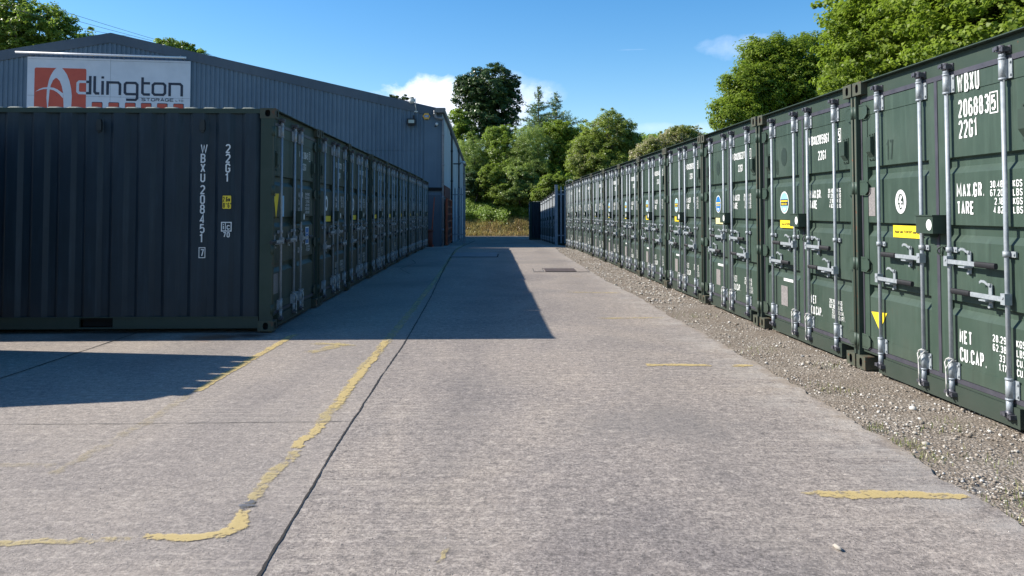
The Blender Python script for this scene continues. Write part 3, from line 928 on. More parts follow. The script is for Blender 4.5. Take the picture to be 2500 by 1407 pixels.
# worn yellow lines
ground_ribbon('road_marking', [(-2.6, 3.34), (-2.16, 3.345), (-1.9, 3.36), (-1.62, 3.40)], [.075, .075, .07, .06], M['line_mid'], 0.004, 0.006, 0.02, 11)
ground_ribbon('road_marking', [(-1.60, 3.405), (-1.40, 3.41), (-1.27, 3.44), (-1.235, 3.50), (-1.25, 3.62), (-1.262, 3.72)], [.07, .08, .09, .105, .08, .07], M['line_fresh'], 0.0045, 0.006, 0.02, 12)
ground_ribbon('road_marking', [(-1.262, 3.72), (-1.27, 3.95), (-1.28, 4.05), (-1.28, 4.62)], [.07, .07, .09, .09], M['line_mid'], 0.004, 0.008, 0.02, 13)
ground_ribbon('road_marking', [(-1.285, 4.66), (-1.275, 5.22)], [.08, .085], M['line_fresh'], 0.004, 0.008, 0.02, 14)
ground_ribbon('road_marking', [(-1.27, 5.2), (-1.28, 5.81), (-1.30, 6.5), (-1.34, 7.5), (-1.36, 8.5)], [.105, .11, .11, .11, .11], M['line_mid'], 0.004, 0.006, 0.02, 15)
ground_ribbon('road_marking', [(-1.275, 5.6), (-1.28, 5.81), (-1.30, 6.5), (-1.34, 7.5), (-1.36, 8.5)], [.07, .075, .08, .08, .085], M['line_fresh'], 0.0046, 0.006, 0.02, 35)
ground_ribbon('road_marking', [(-1.36, 8.5), (-1.44, 11.45), (-1.54, 15.36), (-2.16, 31.5), (-2.35, 40)], [.12, .12, .12, .12, .12], M['line_mid'], 0.004, 0.006, 0.05, 16)
ground_ribbon('road_marking', [(-2.49, 8.9), (-2.475, 7.23), (-2.48, 6.1)], [.095, .09, .08], M['line_fresh'], 0.004, 0.006, 0.03, 17)
ground_ribbon('road_marking', [(-2.48, 6.05), (-2.45, 5.35), (-2.45, 4.79), (-2.47, 4.2)], [.10, .10, .10, .08], M['line_faint'], 0.004, 0.006, 0.03, 18)
ground_ribbon('road_marking', [(-3.3, 4.35), (-2.5, 4.35)], [.09, .09], M['line_faint'], 0.004, 0.006, 0.03, 27)
ground_ribbon('road_marking', [(-2.02, 7.75), (-1.90, 8.05), (-1.80, 8.35)], [.16, .22, .16], M['line_mid'], 0.004, 0.02, 0.03, 19)
ground_ribbon('road_marking', [(-2.15, 8.28), (-1.6, 8.18)], [.12, .10], M['line_mid'], 0.0045, 0.02, 0.03, 20)
ground_ribbon('road_marking', [(1.44, 3.93), (1.52, 3.918)], [.018, .06], M['line_mid'], 0.004, 0.004, 0.02, 21)
ground_ribbon('road_marking', [(1.515, 3.918), (1.8, 3.905), (2.0, 3.905), (2.18, 3.885), (2.26, 3.88)], [.085, .125, .11, .09, .05], M['line_fresh'], 0.004, 0.006, 0.015, 22)
ground_ribbon('road_marking', [(1.23, 7.155), (1.82, 7.15)], [.11, .11], M['line_fresh'], 0.004, 0.008, 0.02, 23)
ground_ribbon('road_marking', [(1.99, 7.13), (2.2, 7.12)], [.10, .09], M['line_fresh'], 0.004, 0.008, 0.02, 24)
ground_ribbon('road_marking', [(1.12, 10.25), (2.05, 10.27)], [.12, .12], M['line_mid'], 0.004, 0.01, 0.03, 25)
ground_ribbon('road_marking', [(0.9, 13.5), (1.9, 13.4)], [.12, .12], M['line_mid'], 0.004, 0.01, 0.03, 26)
ground_ribbon('road_marking', [(0.8, 16.8), (1.7, 16.8)], [.12, .12], M['line_faint'], 0.004, 0.01, 0.03, 28)
ground_ribbon('road_marking', [(-0.29, 3.16), (-0.28, 3.30)], [.02, .03], M['line_mid'], 0.004, 0.006, 0.02, 29)
M['tar'] = mat('dark_paint_blot', rough=0.8, fn=fn_paintline(0.45, (0.09, 0.095, 0.11), (0.13, 0.135, 0.15)))
ground_ribbon('tar_blot', [(-1.31, 3.74), (-1.22, 3.80)], [.10, .12], M['tar'], 0.0055, 0.01, 0.015, 30)

# manhole cover in its frame, and the repaired rectangle with a dark edge
def thing_mesh(mb, name, mats, label, cat, group=None):
    return tag(mb.build(name, mats), label, cat, group)


mh = empty('manhole_cover', (1.12, 18.5, 0.0))
mb = MB(); mb.box(-0.34, 0.38, -0.42, 0.46, 0.0, 0.012)
mb.build('lid', M['iron'], mh)
mb = MB()
for a in [(-0.62, -0.38, -0.56, 0.56), (0.38, 0.68, -0.56, 0.56), (-0.38, 0.38, 0.5, 0.56), (-0.38, 0.38, -0.56, -0.5)]:
    mb.box(a[0], a[1], a[2], a[3], 0.002, 0.007)
mb.build('surround', M['joint_soft'], mh)
mb = MB()
cm_ = mat('collar_concrete', rough=.9, fn=fn_var((0.17, 0.16, 0.15), (0.24, 0.225, 0.21), 12))
for a in [(-0.60, -0.39, -0.53, 0.53), (0.395, 0.66, -0.53, 0.53)]:
    mb = MB(); mb.box(a[0], a[1], a[2], a[3], 0.004, 0.011); mb.build('concrete_collar', M['concrete'], mh)
tag(mh, 'brown iron manhole cover let into the sunlit concrete', 'manhole cover')

pt = empty('repair_plate', (-1.17, 25.0, 0.0))
mb = MB(); mb.box(-0.70, 0.70, -1.2, 1.2, 0.0, 0.012)
mb.build('slab', mat('patch_concrete', rough=.9, fn=fn_var((0.17, 0.165, 0.165), (0.24, 0.235, 0.23), 6)), pt)
mb = MB(); mb.box(-0.73, 0.73, -1.29, -1.205, 0.0, 0.010); mb.box(0.703, 0.74, -1.2, .3, 0.0, 0.010)
mb.build('edge_strip', M['joint'], pt)
tag(pt, 'rectangular concrete patch with a dark front edge in the shaded lane', 'ground slab')

# ------------------------------------------------------------------ the shipping container
CW = 1.219
DY = 0.056          # depth of the door plane behind the corner castings


def casting(sx, top, yfront=0.0, front=True):
    """one corner casting with its oval holes; sx = -1 left, +1 right"""
    mb = MB()
    x0, x1 = (-CW, -CW + 0.162) if sx < 0 else (CW - 0.162, CW)
    z0, z1 = (2.473, 2.591) if top else (0.0, 0.118)
    y0, y1 = yfront, yfront + 0.178
    n = 20

    def holed(P, u0, u1, v0, v1, ru, rv, inward):
        cu, cv = (u0 + u1) / 2, (v0 + v1) / 2
        outer = []; inner = []
        for i in range(n):
            a = 2 * math.pi * (i + 0.5) / n
            ca, sa = math.cos(a), math.sin(a)
            k = min((u1 - u0) / 2 / max(abs(ca), 1e-6), (v1 - v0) / 2 / max(abs(sa), 1e-6))
            outer.append((cu + ca * k, cv + sa * k))
            e = 3.0
            kk = 1.0 / ((abs(ca) / ru) ** e + (abs(sa) / rv) ** e) ** (1 / e)
            inner.append((cu + ca * kk, cv + sa * kk))
        # square corners
        b = len(mb.v)
        for p_ in outer: mb.v.append(P(p_[0], p_[1], 0))
        for p_ in inner: mb.v.append(P(p_[0], p_[1], 0))
        for p_ in inner: mb.v.append(P(p_[0], p_[1], inward))
        for i in range(n):
            j = (i + 1) % n
            mb.face((b + i, b + j, b + n + j, b + n + i))
            mb.use(1); mb.face((b + n + i, b + n + j, b + 2 * n + j, b + 2 * n + i)); mb.use(0)
        mb.use(1); mb.face([b + 2 * n + i for i in range(n)]); mb.use(0)
        for (qu, qv) in [(u0, v0), (u1, v0), (u1, v1), (u0, v1)]:
            # fill the corner triangles left by the ring
            best = sorted(range(n), key=lambda i: (outer[i][0] - qu) ** 2 + (outer[i][1] - qv) ** 2)[:2]
            c = len(mb.v); mb.v.append(P(qu, qv, 0)); mb.face((b + best[0], b + best[1], c))

    holed(lambda u, v, d: (u, y0 + d, v), x0, x1, z0, z1, 0.026, 0.040, 0.05)
    xs_ = x0 if sx < 0 else x1
    holed(lambda u, v, d: (xs_ - sx * d, u, v), y0, y1, z0, z1, 0.030, 0.040, 0.05)
    zt = z1 if top else z0
    mb.poly([(x0, y0, z1), (x1, y0, z1), (x1, y1, z1), (x0, y1, z1)]); mb.poly([(x0, y0, z0), (x1, y0, z0), (x1, y1, z0), (x0, y1, z0)])
    xi = x1 if sx < 0 else x0
    mb.poly([(xi, y0, z0), (xi, y1, z0), (xi, y1, z1), (xi, y0, z1)]); mb.poly([(x0, y1, z0), (x1, y1, z0), (x1, y1, z1), (x0, y1, z1)])
    return mb


def frame_mb():
    mb = MB()
    for s in (-1, 1):
        a, b = sorted((s * CW, s * (CW - 0.040)))
        mb.box(a + .002, b, 0.012, 0.165, 0.118, 2.473)                      # front post flange
        a, b = sorted((s * (CW - 0.040), s * (CW - 0.13)))
        mb.box(a, b, 0.125, 0.165, 0.12, 2.47)
        a, b = sorted((s * (CW - .004), s * (CW - 0.12)))
        mb.box(a, b, 5.90, 6.056, 0.118, 2.473)                      # rear post
        a, b = sorted((s * (CW - 0.006), s * (CW - 0.066)))
        mb.box(a, b, 0.178, 5.88, 2.530, 2.584)                      # top side rail
        for y0, y1 in ((0.178, 1.83), (2.21, 3.85), (4.23, 5.88)):
            a, b = sorted((s * (CW - 0.012), s * (CW - 0.05)))
            mb.box(a, b, y0, y1, 0.035, 0.160)
        a, b = sorted((s * (CW - 0.002), s * (CW - 0.06)))
        mb.box(a, b, 0.178, 5.88, 0.161, 0.172)
        for y0 in (1.83, 3.85):
            a, b = sorted((s * (CW - 0.012), s * (CW - 0.05)))
            mb.box(a, b, y0, y0 + .38, 0.035, 0.052)
            mb.use(1); a, b = sorted((s * (CW - 0.10), s * (CW - 0.16))); mb.box(a, b, y0, y0 + .38, 0.053, 0.158); mb.use(0)
    mb.box(-1.057, 1.057, DY + .0, 0.17, 2.43, 2.572)              # header
    mb.box(-1.178, -1.058, DY + .0, 0.164, 2.43, 2.472); mb.box(1.058, 1.178, DY + .0, 0.164, 2.43, 2.472)
    mb.box(-1.056, 1.056, 0.004, 0.172, 2.576, 2.584)              # rain gutter lip
    mb.box(-0.885, 0.885, 0.035, 0.15, 0.018, 0.150)               # sill
    mb.box(-1.178, 1.178, 0.05, 0.16, 0.152, 0.168)
    mb.use(1); mb.box(-1.056, 1.056, 0.152, 0.162, 0.03, 0.150); mb.use(0)
    mb.box(-1.1, 1.1, 5.97, 6.05, 2.45, 2.57); mb.box(-1.1, 1.1, 5.97, 6.05, 0.03, 0.16)
    # rear castings
    for s in (-1, 1):
        for z0, z1 in ((0, .118), (2.473, 2.591)):
            a, b = sorted((s * CW, s * (CW - 0.162))); mb.box(a, b, 5.88, 6.058, z0, z1)
    # floor underside with cross members
    mb.use(1); mb.box(-1.16, 1.16, 0.17, 5.96, 0.13, 0.160); mb.use(0)
    return mb


def corr_profile(y0, y1, pitch, first, wo, sl, wi):
    """(y, t) with t=1 outer flat, 0 inner flat"""
    pts = [(y0, 0.0)]
    c = first
    while c - wo / 2 - sl < y1:
        for yy_, t in ((c - wo / 2 - sl, 0), (c - wo / 2, 1), (c + wo / 2, 1), (c + wo / 2 + sl, 0)):
            if y0 < yy_ < y1: pts.append((yy_, float(t)))
        c += pitch
    pts.append((y1, 0.0))
    return pts


def side_mb(s):
    mb = MB()
    prof = corr_profile(0.165, 5.90, 0.302, 0.285, 0.125, 0.05, 0.08)
    b = len(mb.v)
    for y, t in prof:
        x = s * (CW - 0.046 + 0.036 * t)
        mb.v.append((x, y, 0.168)); mb.v.append((x, y, 2.534))
    for i in range(len(prof) - 1):
        mb.face((b + 2 * i, b + 2 * i + 2, b + 2 * i + 3, b + 2 * i + 1))
    return mb


def roof_mb():
    mb = MB()
    mb.box(-1.153, 1.153, 0.172, 5.95, 2.560, 2.572)
    y = 0.33
    while y < 5.8:
        a, b_ = 0.088, 0.055
        # domed corrugation running across the roof
        prof = [(-1.215, 0), (-1.195, .5), (-1.165, .85), (-1.10, 1.0), (1.10, 1.0), (1.165, .85), (1.195, .5), (1.215, 0)]
        B = len(mb.v)
        for x, k in prof:
            z = 2.585 + 0.022 * k
            wv = b_ + (a - b_) * (1 - 0.0) * (0.65 + .35 * k)
            mb.v.append((x, y - a * (.7 + .3 * k), 2.573 + .012 * (k < .9))); mb.v.append((x, y - b_ * (.5 + .5 * k), z)); mb.v.append((x, y + b_ * (.5 + .5 * k), z)); mb.v.append((x, y + a * (.7 + .3 * k), 2.573 + .012 * (k < .9)))
        for i in range(len(prof) - 1):
            for j in range(3):
                mb.face((B + 4 * i + j, B + 4 * i + j + 1, B + 4 * (i + 1) + j + 1, B + 4 * (i + 1) + j), False)
        y += 0.2236
    return mb


def end_wall_mb():
    mb = MB()
    prof = corr_profile(-1.12, 1.12, 0.28, -0.98, 0.11, 0.04, 0.09)
    b = len(mb.v)
    for x, t in prof:
        y = 5.99 + 0.04 * t
        mb.v.append((x, y, 0.15)); mb.v.append((x, y, 2.46))
    for i in range(len(prof) - 1):
        mb.face((b + 2 * i, b + 2 * i + 1, b + 2 * i + 3, b + 2 * i + 2))
    return mb


BANDS = [(1.815, 1.695), (1.318, 1.195), (0.765, 0.655)]


def leaf_mb(s):
    """door leaf: stiles, rails and ribbed panel; s=-1 left"""
    mb = MB()
    xa, xb = sorted((s * 0.020, s * 1.150))
    st = 0.090
    si, so = sorted((s * 0.020, s * (0.020 + st)))
    mb.box(si, so, DY, DY + .05, 0.205, 2.408)
    si, so = sorted((s * 1.150, s * (1.150 - .082)))
    mb.box(si, so, DY, DY + .05, 0.205, 2.408)
    pa, pb = sorted((s * (0.020 + st), s * (1.150 - .082)))
    mb.box(pa + .0005, pb - .0005, DY + .001, DY + .05, 2.285, 2.407); mb.box(pa + .0005, pb - .0005, DY + .001, DY + .05, 0.206, 0.300)
    prof = [(2.285, .006)]
    for t, b in BANDS:
        prof += [(t, .006), (t - .010, .042), (b + .050, .042), (b, .006)]
    prof += [(0.300, .006)]
    B = len(mb.v)
    for z, d in prof:
        mb.v.append((pa, DY + d, z)); mb.v.append((pb, DY + d, z))
    for i in range(len(prof) - 1):
        mb.face((B + 2 * i, B + 2 * i + 1, B + 2 * i + 3, B + 2 * i + 2))
    return mb


def gasket_mb():
    mb = MB()
    mb.box(-1.176, 1.176, DY - .006, DY + .03, 2.410, 2.446)
    mb.box(-1.176, 1.176, DY - .006, DY + .03, 0.170, 0.203)
    for s in (-1, 1):
        a, b = sorted((s * 1.152, s * 1.176)); mb.box(a, b, DY - .004, DY + .03, 0.2035, 2.4095)
    mb.box(-0.018, 0.018, DY - .005, DY + .03, 0.2035, 2.4095)
    return mb


def hinge_mb(s, z):
    mb = MB()
    pts = [(s * 1.206, z - .052), (s * 1.075, z - .052), (s * 1.040, z - .024), (s * 1.040, z + .024), (s * 1.075, z + .052), (s * 1.206, z + .052)]
    mb.prism_y(pts, 0.036, 0.054)
    pts2 = [(s * 1.165, z - .060), (s * 1.075, z - .060), (s * 1.028, z - .028), (s * 1.028, z + .028), (s * 1.075, z + .060), (s * 1.165, z + .060)]
    b = MB(); 
    rim = [(x, zz) for x, zz in pts2]
    mb.ribbon(rim, 0.007, lambda x, y, o: (x, 0.0315, y), 0)
    mb.tube([(s * 1.203, .024, z - .055), (s * 1.203, .024, z + .055)], .021, 10)
    return mb


def pin_mb(s):
    mb = MB()
    mb.tube([(s * 1.203, .022, 0.16), (s * 1.203, .022, 2.45)], .0145, 8)
    return mb


def bar_mb(x):
    mb = MB()
    mb.tube([(x, .024, .12), (x, .024, 2.47)], .0150, 14)
    for z in (2.29, 2.425, 0.195, 0.325):
        mb.tube([(x, .022, z - .007), (x, .022, z + .007)], .0245, 14)
    mb.tube([(x, .022, 2.425), (x, .022, 2.47)], .0205, 12)
    mb.tube([(x, .022, .11), (x, .022, .195)], .0205, 12)
    return mb


def guide_mb(x, which):
    mb = MB()
    for z0, z1 in (((2.292, 2.42),), ((0.20, 0.32),), ())[which]:
        mb.box(x - .060, x + .060, .046, .053, z0, z1)
        mb.tube([(x, .022, z0), (x, .022, z1)], .0225, 12)
        mb.box(x - .020, x + .020, .024, .050, z0, z1)
        for sx in (-.049, .049):
            for z in (z0 + .022, z1 - .022):
                mb.tube([(x + sx, .036, z), (x + sx, .047, z)], .008, 6)
    if which < 2: return mb
    mb.tube([(x, .022, 1.120), (x, .022, 1.154)], .022, 12)
    mb.box(x - .062, x + .062, .042, .054, 1.118, 1.156)
    for sx in (-.048, .048): mb.tube([(x + sx, .033, 1.137), (x + sx, .043, 1.137)], .008, 6)
    return mb


def cam_mb(x, which):
    mb = MB()
    for z, s in (((2.487, 1),), ((0.092, -1),))[which]:
        mb.box(x - .030, x + .030, -.004, .040, z - .014, z + .014)
        mb.tube([(x, .018, z - s * .03), (x, .018, z + s * .026)], .021, 10)
        mb.box(x - .045, x - .030, -.012, .066, z - .010, z + .018); mb.box(x + .030, x + .046, -.006, .066, z - .020, z + .010)
        mb.box(x - .020, x + .008, -.018, -.004, z - .004, z + .020)
        mb.tube([(x + .02, -.008, z + .012), (x + .02, .05, z + .012)], .008, 6)
        mb.box(x - .050, x + .050, .046, .0545, z - .030, z + .022)
    return mb


def handle_mb(x, z, s):
    """s=+1 handle points right"""
    mb = MB()
    mb.box(x - .021, x + .021, -.010, .040, z - .036, z + .038)
    mb.tube([(x, -.016, z + .012), (x, -.004, z + .012)], .011, 10)
    a, b = sorted((x + s * .021, x + s * .36)); mb.box(a, b, -.006, .004, z - .016, z + .015)
    mb.use(1)
    a, b = sorted((x + s * .345, x + s * .555))
    yc = -.004
    pr = []
    n = 12
    for i in range(n):
        an = 2 * math.pi * i / n
        pr.append((yc + .014 * math.copysign(abs(math.cos(an)) ** .6, math.cos(an)), z + .0205 * math.copysign(abs(math.sin(an)) ** .7, math.sin(an))))
    B = len(mb.v)
    for xx in (a, b):
        for (yy_, zz) in pr: mb.v.append((xx, yy_, zz))
    for i in range(n):
        j = (i + 1) % n; mb.face((B + i, B + j, B + n + j, B + n + i), True)
    mb.face([B + i for i in range(n)]); mb.face([B + n + i for i in range(n)])
    return mb


def catch_mb(x, z):
    mb = MB()
    mb.prism_y([(x - .016, z - .078), (x + .016, z - .078), (x + .018, z), (x + .016, z + .075), (x, z + .086), (x - .016, z + .075), (x - .018, z)], .042, .051)
    for dz in (-.072, .075): mb.tube([(x, .030, z + dz), (x, .043, z + dz)], .012, 8)
    mb.tube([(x, .006, z - .03), (x, .05, z - .03)], .011, 6); mb.box(x - .04, x + .03, -.014, .05, z - .034, z - .024)
    # lifted latch tongue, curving up to the left
    pts = [(x - .002, z + .076), (x - .022, z + .090), (x - .046, z + .097), (x - .070, z + .096), (x - .084, z + .086)]
    for (a, c), (e, g) in zip(pts, pts[1:]):
        mb.poly([(a, .028, c - .009), (e, .020, g - .010), (e, .020, g + .008), (a, .028, c + .006)])
        mb.poly([(a, .034, c - .009), (a, .034, c + .006), (e, .026, g + .008), (e, .026, g - .010)])
        mb.poly([(a, .028, c + .006), (e, .020, g + .008), (e, .026, g + .008), (a, .034, c + .006)])
    return mb


def vent_mb(x, z=1.99):
    mb = MB()
    w_, h = .040, .085
    mb.prism_y([(x - w_ - .008, z - h - .035), (x + w_ + .008, z - h - .035), (x + w_ + .008, z + h + .035), (x - w_ - .008, z + h + .035)], DY - .002, DY + .004)
    B = len(mb.v)
    for (yy_, zz) in ((DY - .002, z - h - .010), (.020, z - h + .040), (.020, z + h), (DY - .002, z + h + .008)):
        mb.v.append((x - w_, yy_, zz)); mb.v.append((x + w_, yy_, zz))
    for i in range(3): mb.face((B + 2 * i, B + 2 * i + 1, B + 2 * i + 3, B + 2 * i + 2))
    mb.face((B, B + 2, B + 4, B + 6)); mb.face((B + 1, B + 3, B + 5, B + 7))
    for dz in (-h - .024, h + .022):
        for dx in (-.025, .025): mb.tube([(x + dx, DY - .012, z + dz), (x + dx, DY, z + dz)], .006, 6)
    return mb


def cord_mb(x):
    mb = MB()
    r = .034
    loop = [(x + r * math.sin(a), .018 - r * math.cos(a), .338 + .010 * math.sin(a * 2)) for a in np.linspace(-2.6, 2.6, 14)]
    mb.tube(loop, .0042, 6)
    mb.tube([(x - .034, .012, .335), (x - .026, -.012, .31), (x - .004, -.018, .27), (x - .003, -.016, .20), (x - .008, -.012, .12), (x - .002, -.016, .075), (x + .02, -.016, .07)], .0046, 6)
    mb.tube([(x + .034, .012, .338), (x + .022, -.012, .305), (x - .002, -.020, .268), (x - .010, -.014, .19), (x - .002, -.018, .11)], .0042, 6)
    return mb


def lock_box_mb():
    mb = MB()
    x0, x1, z0, z1 = -0.125, 0.100, 1.250, 1.380
    mb.box(x0, x1, -.048, .058, z0, z1)
    mb.box(x0 - .004, x1 + .004, -.054, .060, z1 + .0005, z1 + .010)
    mb.box(x0 + .06, x1 - .09, -.02, .045, z0 - .03, z0 - .0005)
    return mb


fm = lambda x, z, o: (x, DY - o, z)                 # on stiles and rails
fp = lambda x, z, o: (x, DY + .006 - o, z)          # on the ribbed panel


def in_band(z):
    return any(b - .004 < z < t + .004 for t, b in BANDS)


BARS = (-.822, -.172, .184, .806)


def build_container(n_bars=4):
    root = empty('shipping_container')
    frame_mb().build('frame', [M['paint_frame'], M['dark']], root)
    for s in (-1, 1):
        for top in (False, True):
            casting(s, top).build('corner_casting', [M['casting'], M['dark']], root)
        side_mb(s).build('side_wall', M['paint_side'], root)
    roof_mb().build('roof', M['roof_sunlit'], root)
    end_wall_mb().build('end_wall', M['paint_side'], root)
    gasket_mb().build('gasket', M['rubber'], root)
    for s in (-1, 1):
        door = leaf_mb(s).build('door', M['paint'], root)
        for z in (2.32, 1.63, .94, .25): hinge_mb(s, z).build('hinge', M['paint'], door)
        pin_mb(s).build('hinge_pin', M['casting'], door)
        vent_mb(s * .985).build('vent', M['paint_frame'], door)
        mine = [b for b in BARS if b * s > 0]
        if n_bars == 3 and s > 0: mine = mine[:1]
        for x in mine:
            inner = abs(x) < .4
            bar_mb(x).build('locking_bar', M['galv'], door)
            for q_ in (0, 1, 2): guide_mb(x, q_).build('bar_guide', M['galv_bright'], door)
            for q_ in (0, 1): cam_mb(x, q_).build('cam_keeper', M['galv_dark'], door)
            hs_ = s if inner else -s
            hz_ = 1.052 if inner else 0.842
            if n_bars == 3: hz_ = 1.03; hs_ = -1 if s < 0 else 1
            handle_mb(x, hz_, hs_).build('handle', [M['galv_bright'], M['grip']], door)
            catch_mb(x + hs_ * .20, hz_).build('handle_catch', M['galv_bright'], door)
            if inner: cord_mb(x).build('tie_cord', M['rope'], door)
    lb = lock_box_mb().build('lock_box', M['paint_frame'], root)
    mb = MB(); disc(mb, .052, 1.315, .036, .042, lambda x, z, o: (x, -.048 - o, z), .002)
    mb.build('plug', M['white'], lb)
    mb = MB(); ring = [(.075 + .030 * math.sin(a), .035 - .02 * math.sin(a) ** 2, 1.12 + .034 * math.cos(a)) for a in np.linspace(0, 6.2, 14)]
    mb.tube(ring, .006, 6); mb.tube([(.05, .05, 1.15), (.10, .05, 1.15)], .010, 6)
    mb.build('lashing_ring', M['paint_frame'], root)
    return root


def lettering(door_l, door_r, style, num, chk, rnd):
    """all that is painted or stuck on the two doors of one container"""
    th = .018
    L = MB()
    if style == 'big':
        text(L, 'WBXU', .270, 2.275, .135, .047, th, fm, .003, .28)
        # two rows below lie on the recessed panel
        text(L, num, .270, 2.095, .130, .046, th, fp, .004, .28)
        text(L, chk, .636, 2.105, .105, .046, th, fp, .004)
        L.ribbon([(.622, 2.088), (.700, 2.088), (.700, 2.228), (.622, 2.228)], .0045, fp, .0036, True)
        text(L, '22G1', .270, 1.945, .130, .046, th, fp, .004, .28)
        text(L, 'MAX.GR.', .232, 1.520, .100, .040, .016, fp, .004, .26)
        text(L, 'TARE', .232, 1.395, .095, .041, .016, fp, .004, .26)
        for i, s_ in enumerate(('30.480', '67.200', '2.180', '4.820')):
            text(L, s_, .775, 1.578 - i * .058, .047, .024, .0085, fp, .004, .3, align='r')
        for i, s_ in enumerate(('KGS', 'LBS', 'KGS', 'LBS')):
            text(L, s_, .832, 1.578 - i * .058, .047, .026, .0085, fp, .004, .25)
        text(L, 'NET', .232, .465, .095, .041, .016, fp, .004, .26)
        text(L, 'CU.CAP.', .232, .335, .100, .041, .016, fp, .004, .26)
        for i, s_ in enumerate(('28.290', '62.380', '33.2', '1.172')):
            text(L, s_, .775, .535 - i * .062, .048, .025, .0085, fp, .004, .3, align='r')
        for i, s_ in enumerate(('KGS', 'LBS', 'CU.M.', 'CU.FT.')):
            text(L, s_, .832, .535 - i * .062, .048, .024, .0085, fp, .004, .25)
    elif style == 'shade':
        text(L, 'WBXU ' + num, .20, 2.11, .095, .040, .014, fp, .004, .28)
        text(L, chk, .80, 2.11, .095, .040, .014, fp, .004)
        L.ribbon([(.785, 2.095), (.858, 2.095), (.858, 2.222), (.785, 2.222)], .004, fp, .0036, True)
        text(L, '22G1', .42, 1.95, .095, .042, .014, fp, .004, .28)
        text(L, 'MAX.GR.', .17, 1.57, .075, .036, .012, fp, .004, .26)
        text(L, 'TARE', .17, 1.465, .075, .036, .012, fp, .004, .26)
        text(L, 'NET', .17, 1.36, .075, .036, .012, fp, .004, .26)
        for i, s_ in enumerate(('30.480', '67.200', '2.180', '4.820', '28.300', '62.390')):
            text(L, s_, .72, 1.605 - i * .05, .038, .021, .007, fp, .004, .3, align='r')
        for i in range(6):
            text(L, 'KGS' if i % 2 == 0 else 'LBS', .75, 1.605 - i * .05, .038, .022, .007, fp, .004, .25)
        text(L, 'CU.CAP.', .17, .83, .075, .036, .012, fp, .004, .26)
        for i, s_ in enumerate(('33.2 CU.M.', '1.172 CU.FT.')):
            text(L, s_, .90, .875 - i * .05, .038, .022, .007, fp, .004, .25, align='r')
    else:
        text(L, 'WBXU' + num, 0.146, 2.105, .095, .040, .0155, fp, .004, .20)
        text(L, chk, .825, 2.105, .095, .040, .0155, fp, .004)
        L.ribbon([(.812, 2.092), (.880, 2.092), (.880, 2.215), (.812, 2.215)], .0045, fp, .0036, True)
        text(L, '22G1', .37, 1.94, .095, .041, .0155, fp, .004, .28)
        text(L, 'MAX.GR.', 0.155, 1.548, .088, .037, .0145, fp, .004, .24)
        text(L, 'TARE', 0.155, 1.440, .088, .037, .0145, fp, .004, .24)
        for i, s_ in enumerate(('30.480', '67.200', '2.180', '4.820')):
            text(L, s_, .735, 1.598 - i * .050, .042, .021, .008, fp, .004, .3, align='r')
        for i, s_ in enumerate(('KGS', 'LBS', 'KGS', 'LBS')):
            text(L, s_, .785, 1.598 - i * .050, .042, .023, .008, fp, .004, .25)
        text(L, 'NET', 0.155, .450, .088, .037, .0145, fp, .004, .24)
        text(L, 'CU.CAP.', 0.155, .340, .088, .037, .0145, fp, .004, .24)
        for i, s_ in enumerate(('28.290', '62.380', '33.2', '1.172')):
            text(L, s_, .735, .505 - i * .050, .042, .021, .008, fp, .004, .3, align='r')
        for i, s_ in enumerate(('KGS', 'LBS', 'CU.M.', 'CU.FT.')):
            text(L, s_, .785, .505 - i * .050, .042, .022, .008, fp, .004, .25)
    L.build('lettering', M['white'], door_r)
    # left door
    if style == 'big':
        b = MB(); disc(b, -.530, 1.497, .083, .100, fp, .004); b.use(1); disc(b, -.530, 1.497, .047, .066, fp, .005)
        b.use(0)
        for (p, hw) in [([(-.553, 1.540), (-.545, 1.512), (-.556, 1.50)], .005), ([(-.530, 1.552), (-.528, 1.515), (-.512, 1.53), (-.508, 1.548)], .005), ([(-.560, 1.492), (-.530, 1.500), (-.500, 1.490)], .006), ([(-.531, 1.515), (-.530, 1.445)], .007), ([(-.552, 1.478), (-.560, 1.450), (-.546, 1.440)], .005), ([(-.508, 1.480), (-.498, 1.455), (-.512, 1.442)], .005), ([(-.520, 1.468), (-.512, 1.456)], .004)]:
            b.ribbon(p, hw, fp, .0062)
        b.build('roundel', [M['white'], M['ghost']], door_l)
        b = MB(); rect(b, -.655, -.215, 1.200, 1.300, fp, .004)
        b.use(1)
        text(b, 'Repair with', -.2, 1.2, .01, .01, .001, fp, .004) if False else None
        b.build('repair_sticker', [M['yellow'], M['black']], door_l)
        b = MB(); b.poly([fp(-1.045, .525, .004), fp(-.905, .375, .004), fp(-.775, .545, .004)][::1])
        b.build('warning_triangle', M['yellow'], door_l)
        b = MB(); rect(b, -1.062, -.95, 1.375, 1.628, fp, .0035); b.build('data_plate', M['grey_paper'], door_l)
        g = MB(); text(g, '17', -.745, 1.850, .175, .060, .022, fp, .003, .35); g.build('faded_number', M['ghost'], door_l)
    elif style == 'shade':
        b = MB(); b.poly([fp(-1.04, 1.60, .004), fp(-.925, 1.30, .004), fp(-.80, 1.60, .004)]); b.build('warning_triangle', M['yellow'], door_l)
        b = MB(); rect(b, -.73, -.56, 1.32, 1.58, fp, .004); b.build('blue_label', M['sky_blue'], door_l)
        b = MB(); rect(b, -1.04, -.80, .40, .80 - .16, fp, .004); b.build('data_plate', M['grey_paper'], door_l)
        b = MB(); rect(b, .60, .80, .93, 1.16, fp, .004); b.use(1); b.ribbon([(.60, .93), (.80, .93), (.80, 1.16), (.60, 1.16)], .007, fp, .005, True)
        for i in range(3): b.ribbon([(.65, 1.0 + i * .04), (.75, 1.0 + i * .04)], .006, fp, .0055)
        b.build('blue_sticker', [M['deep_blue'], M['white']], door_r)
    else:
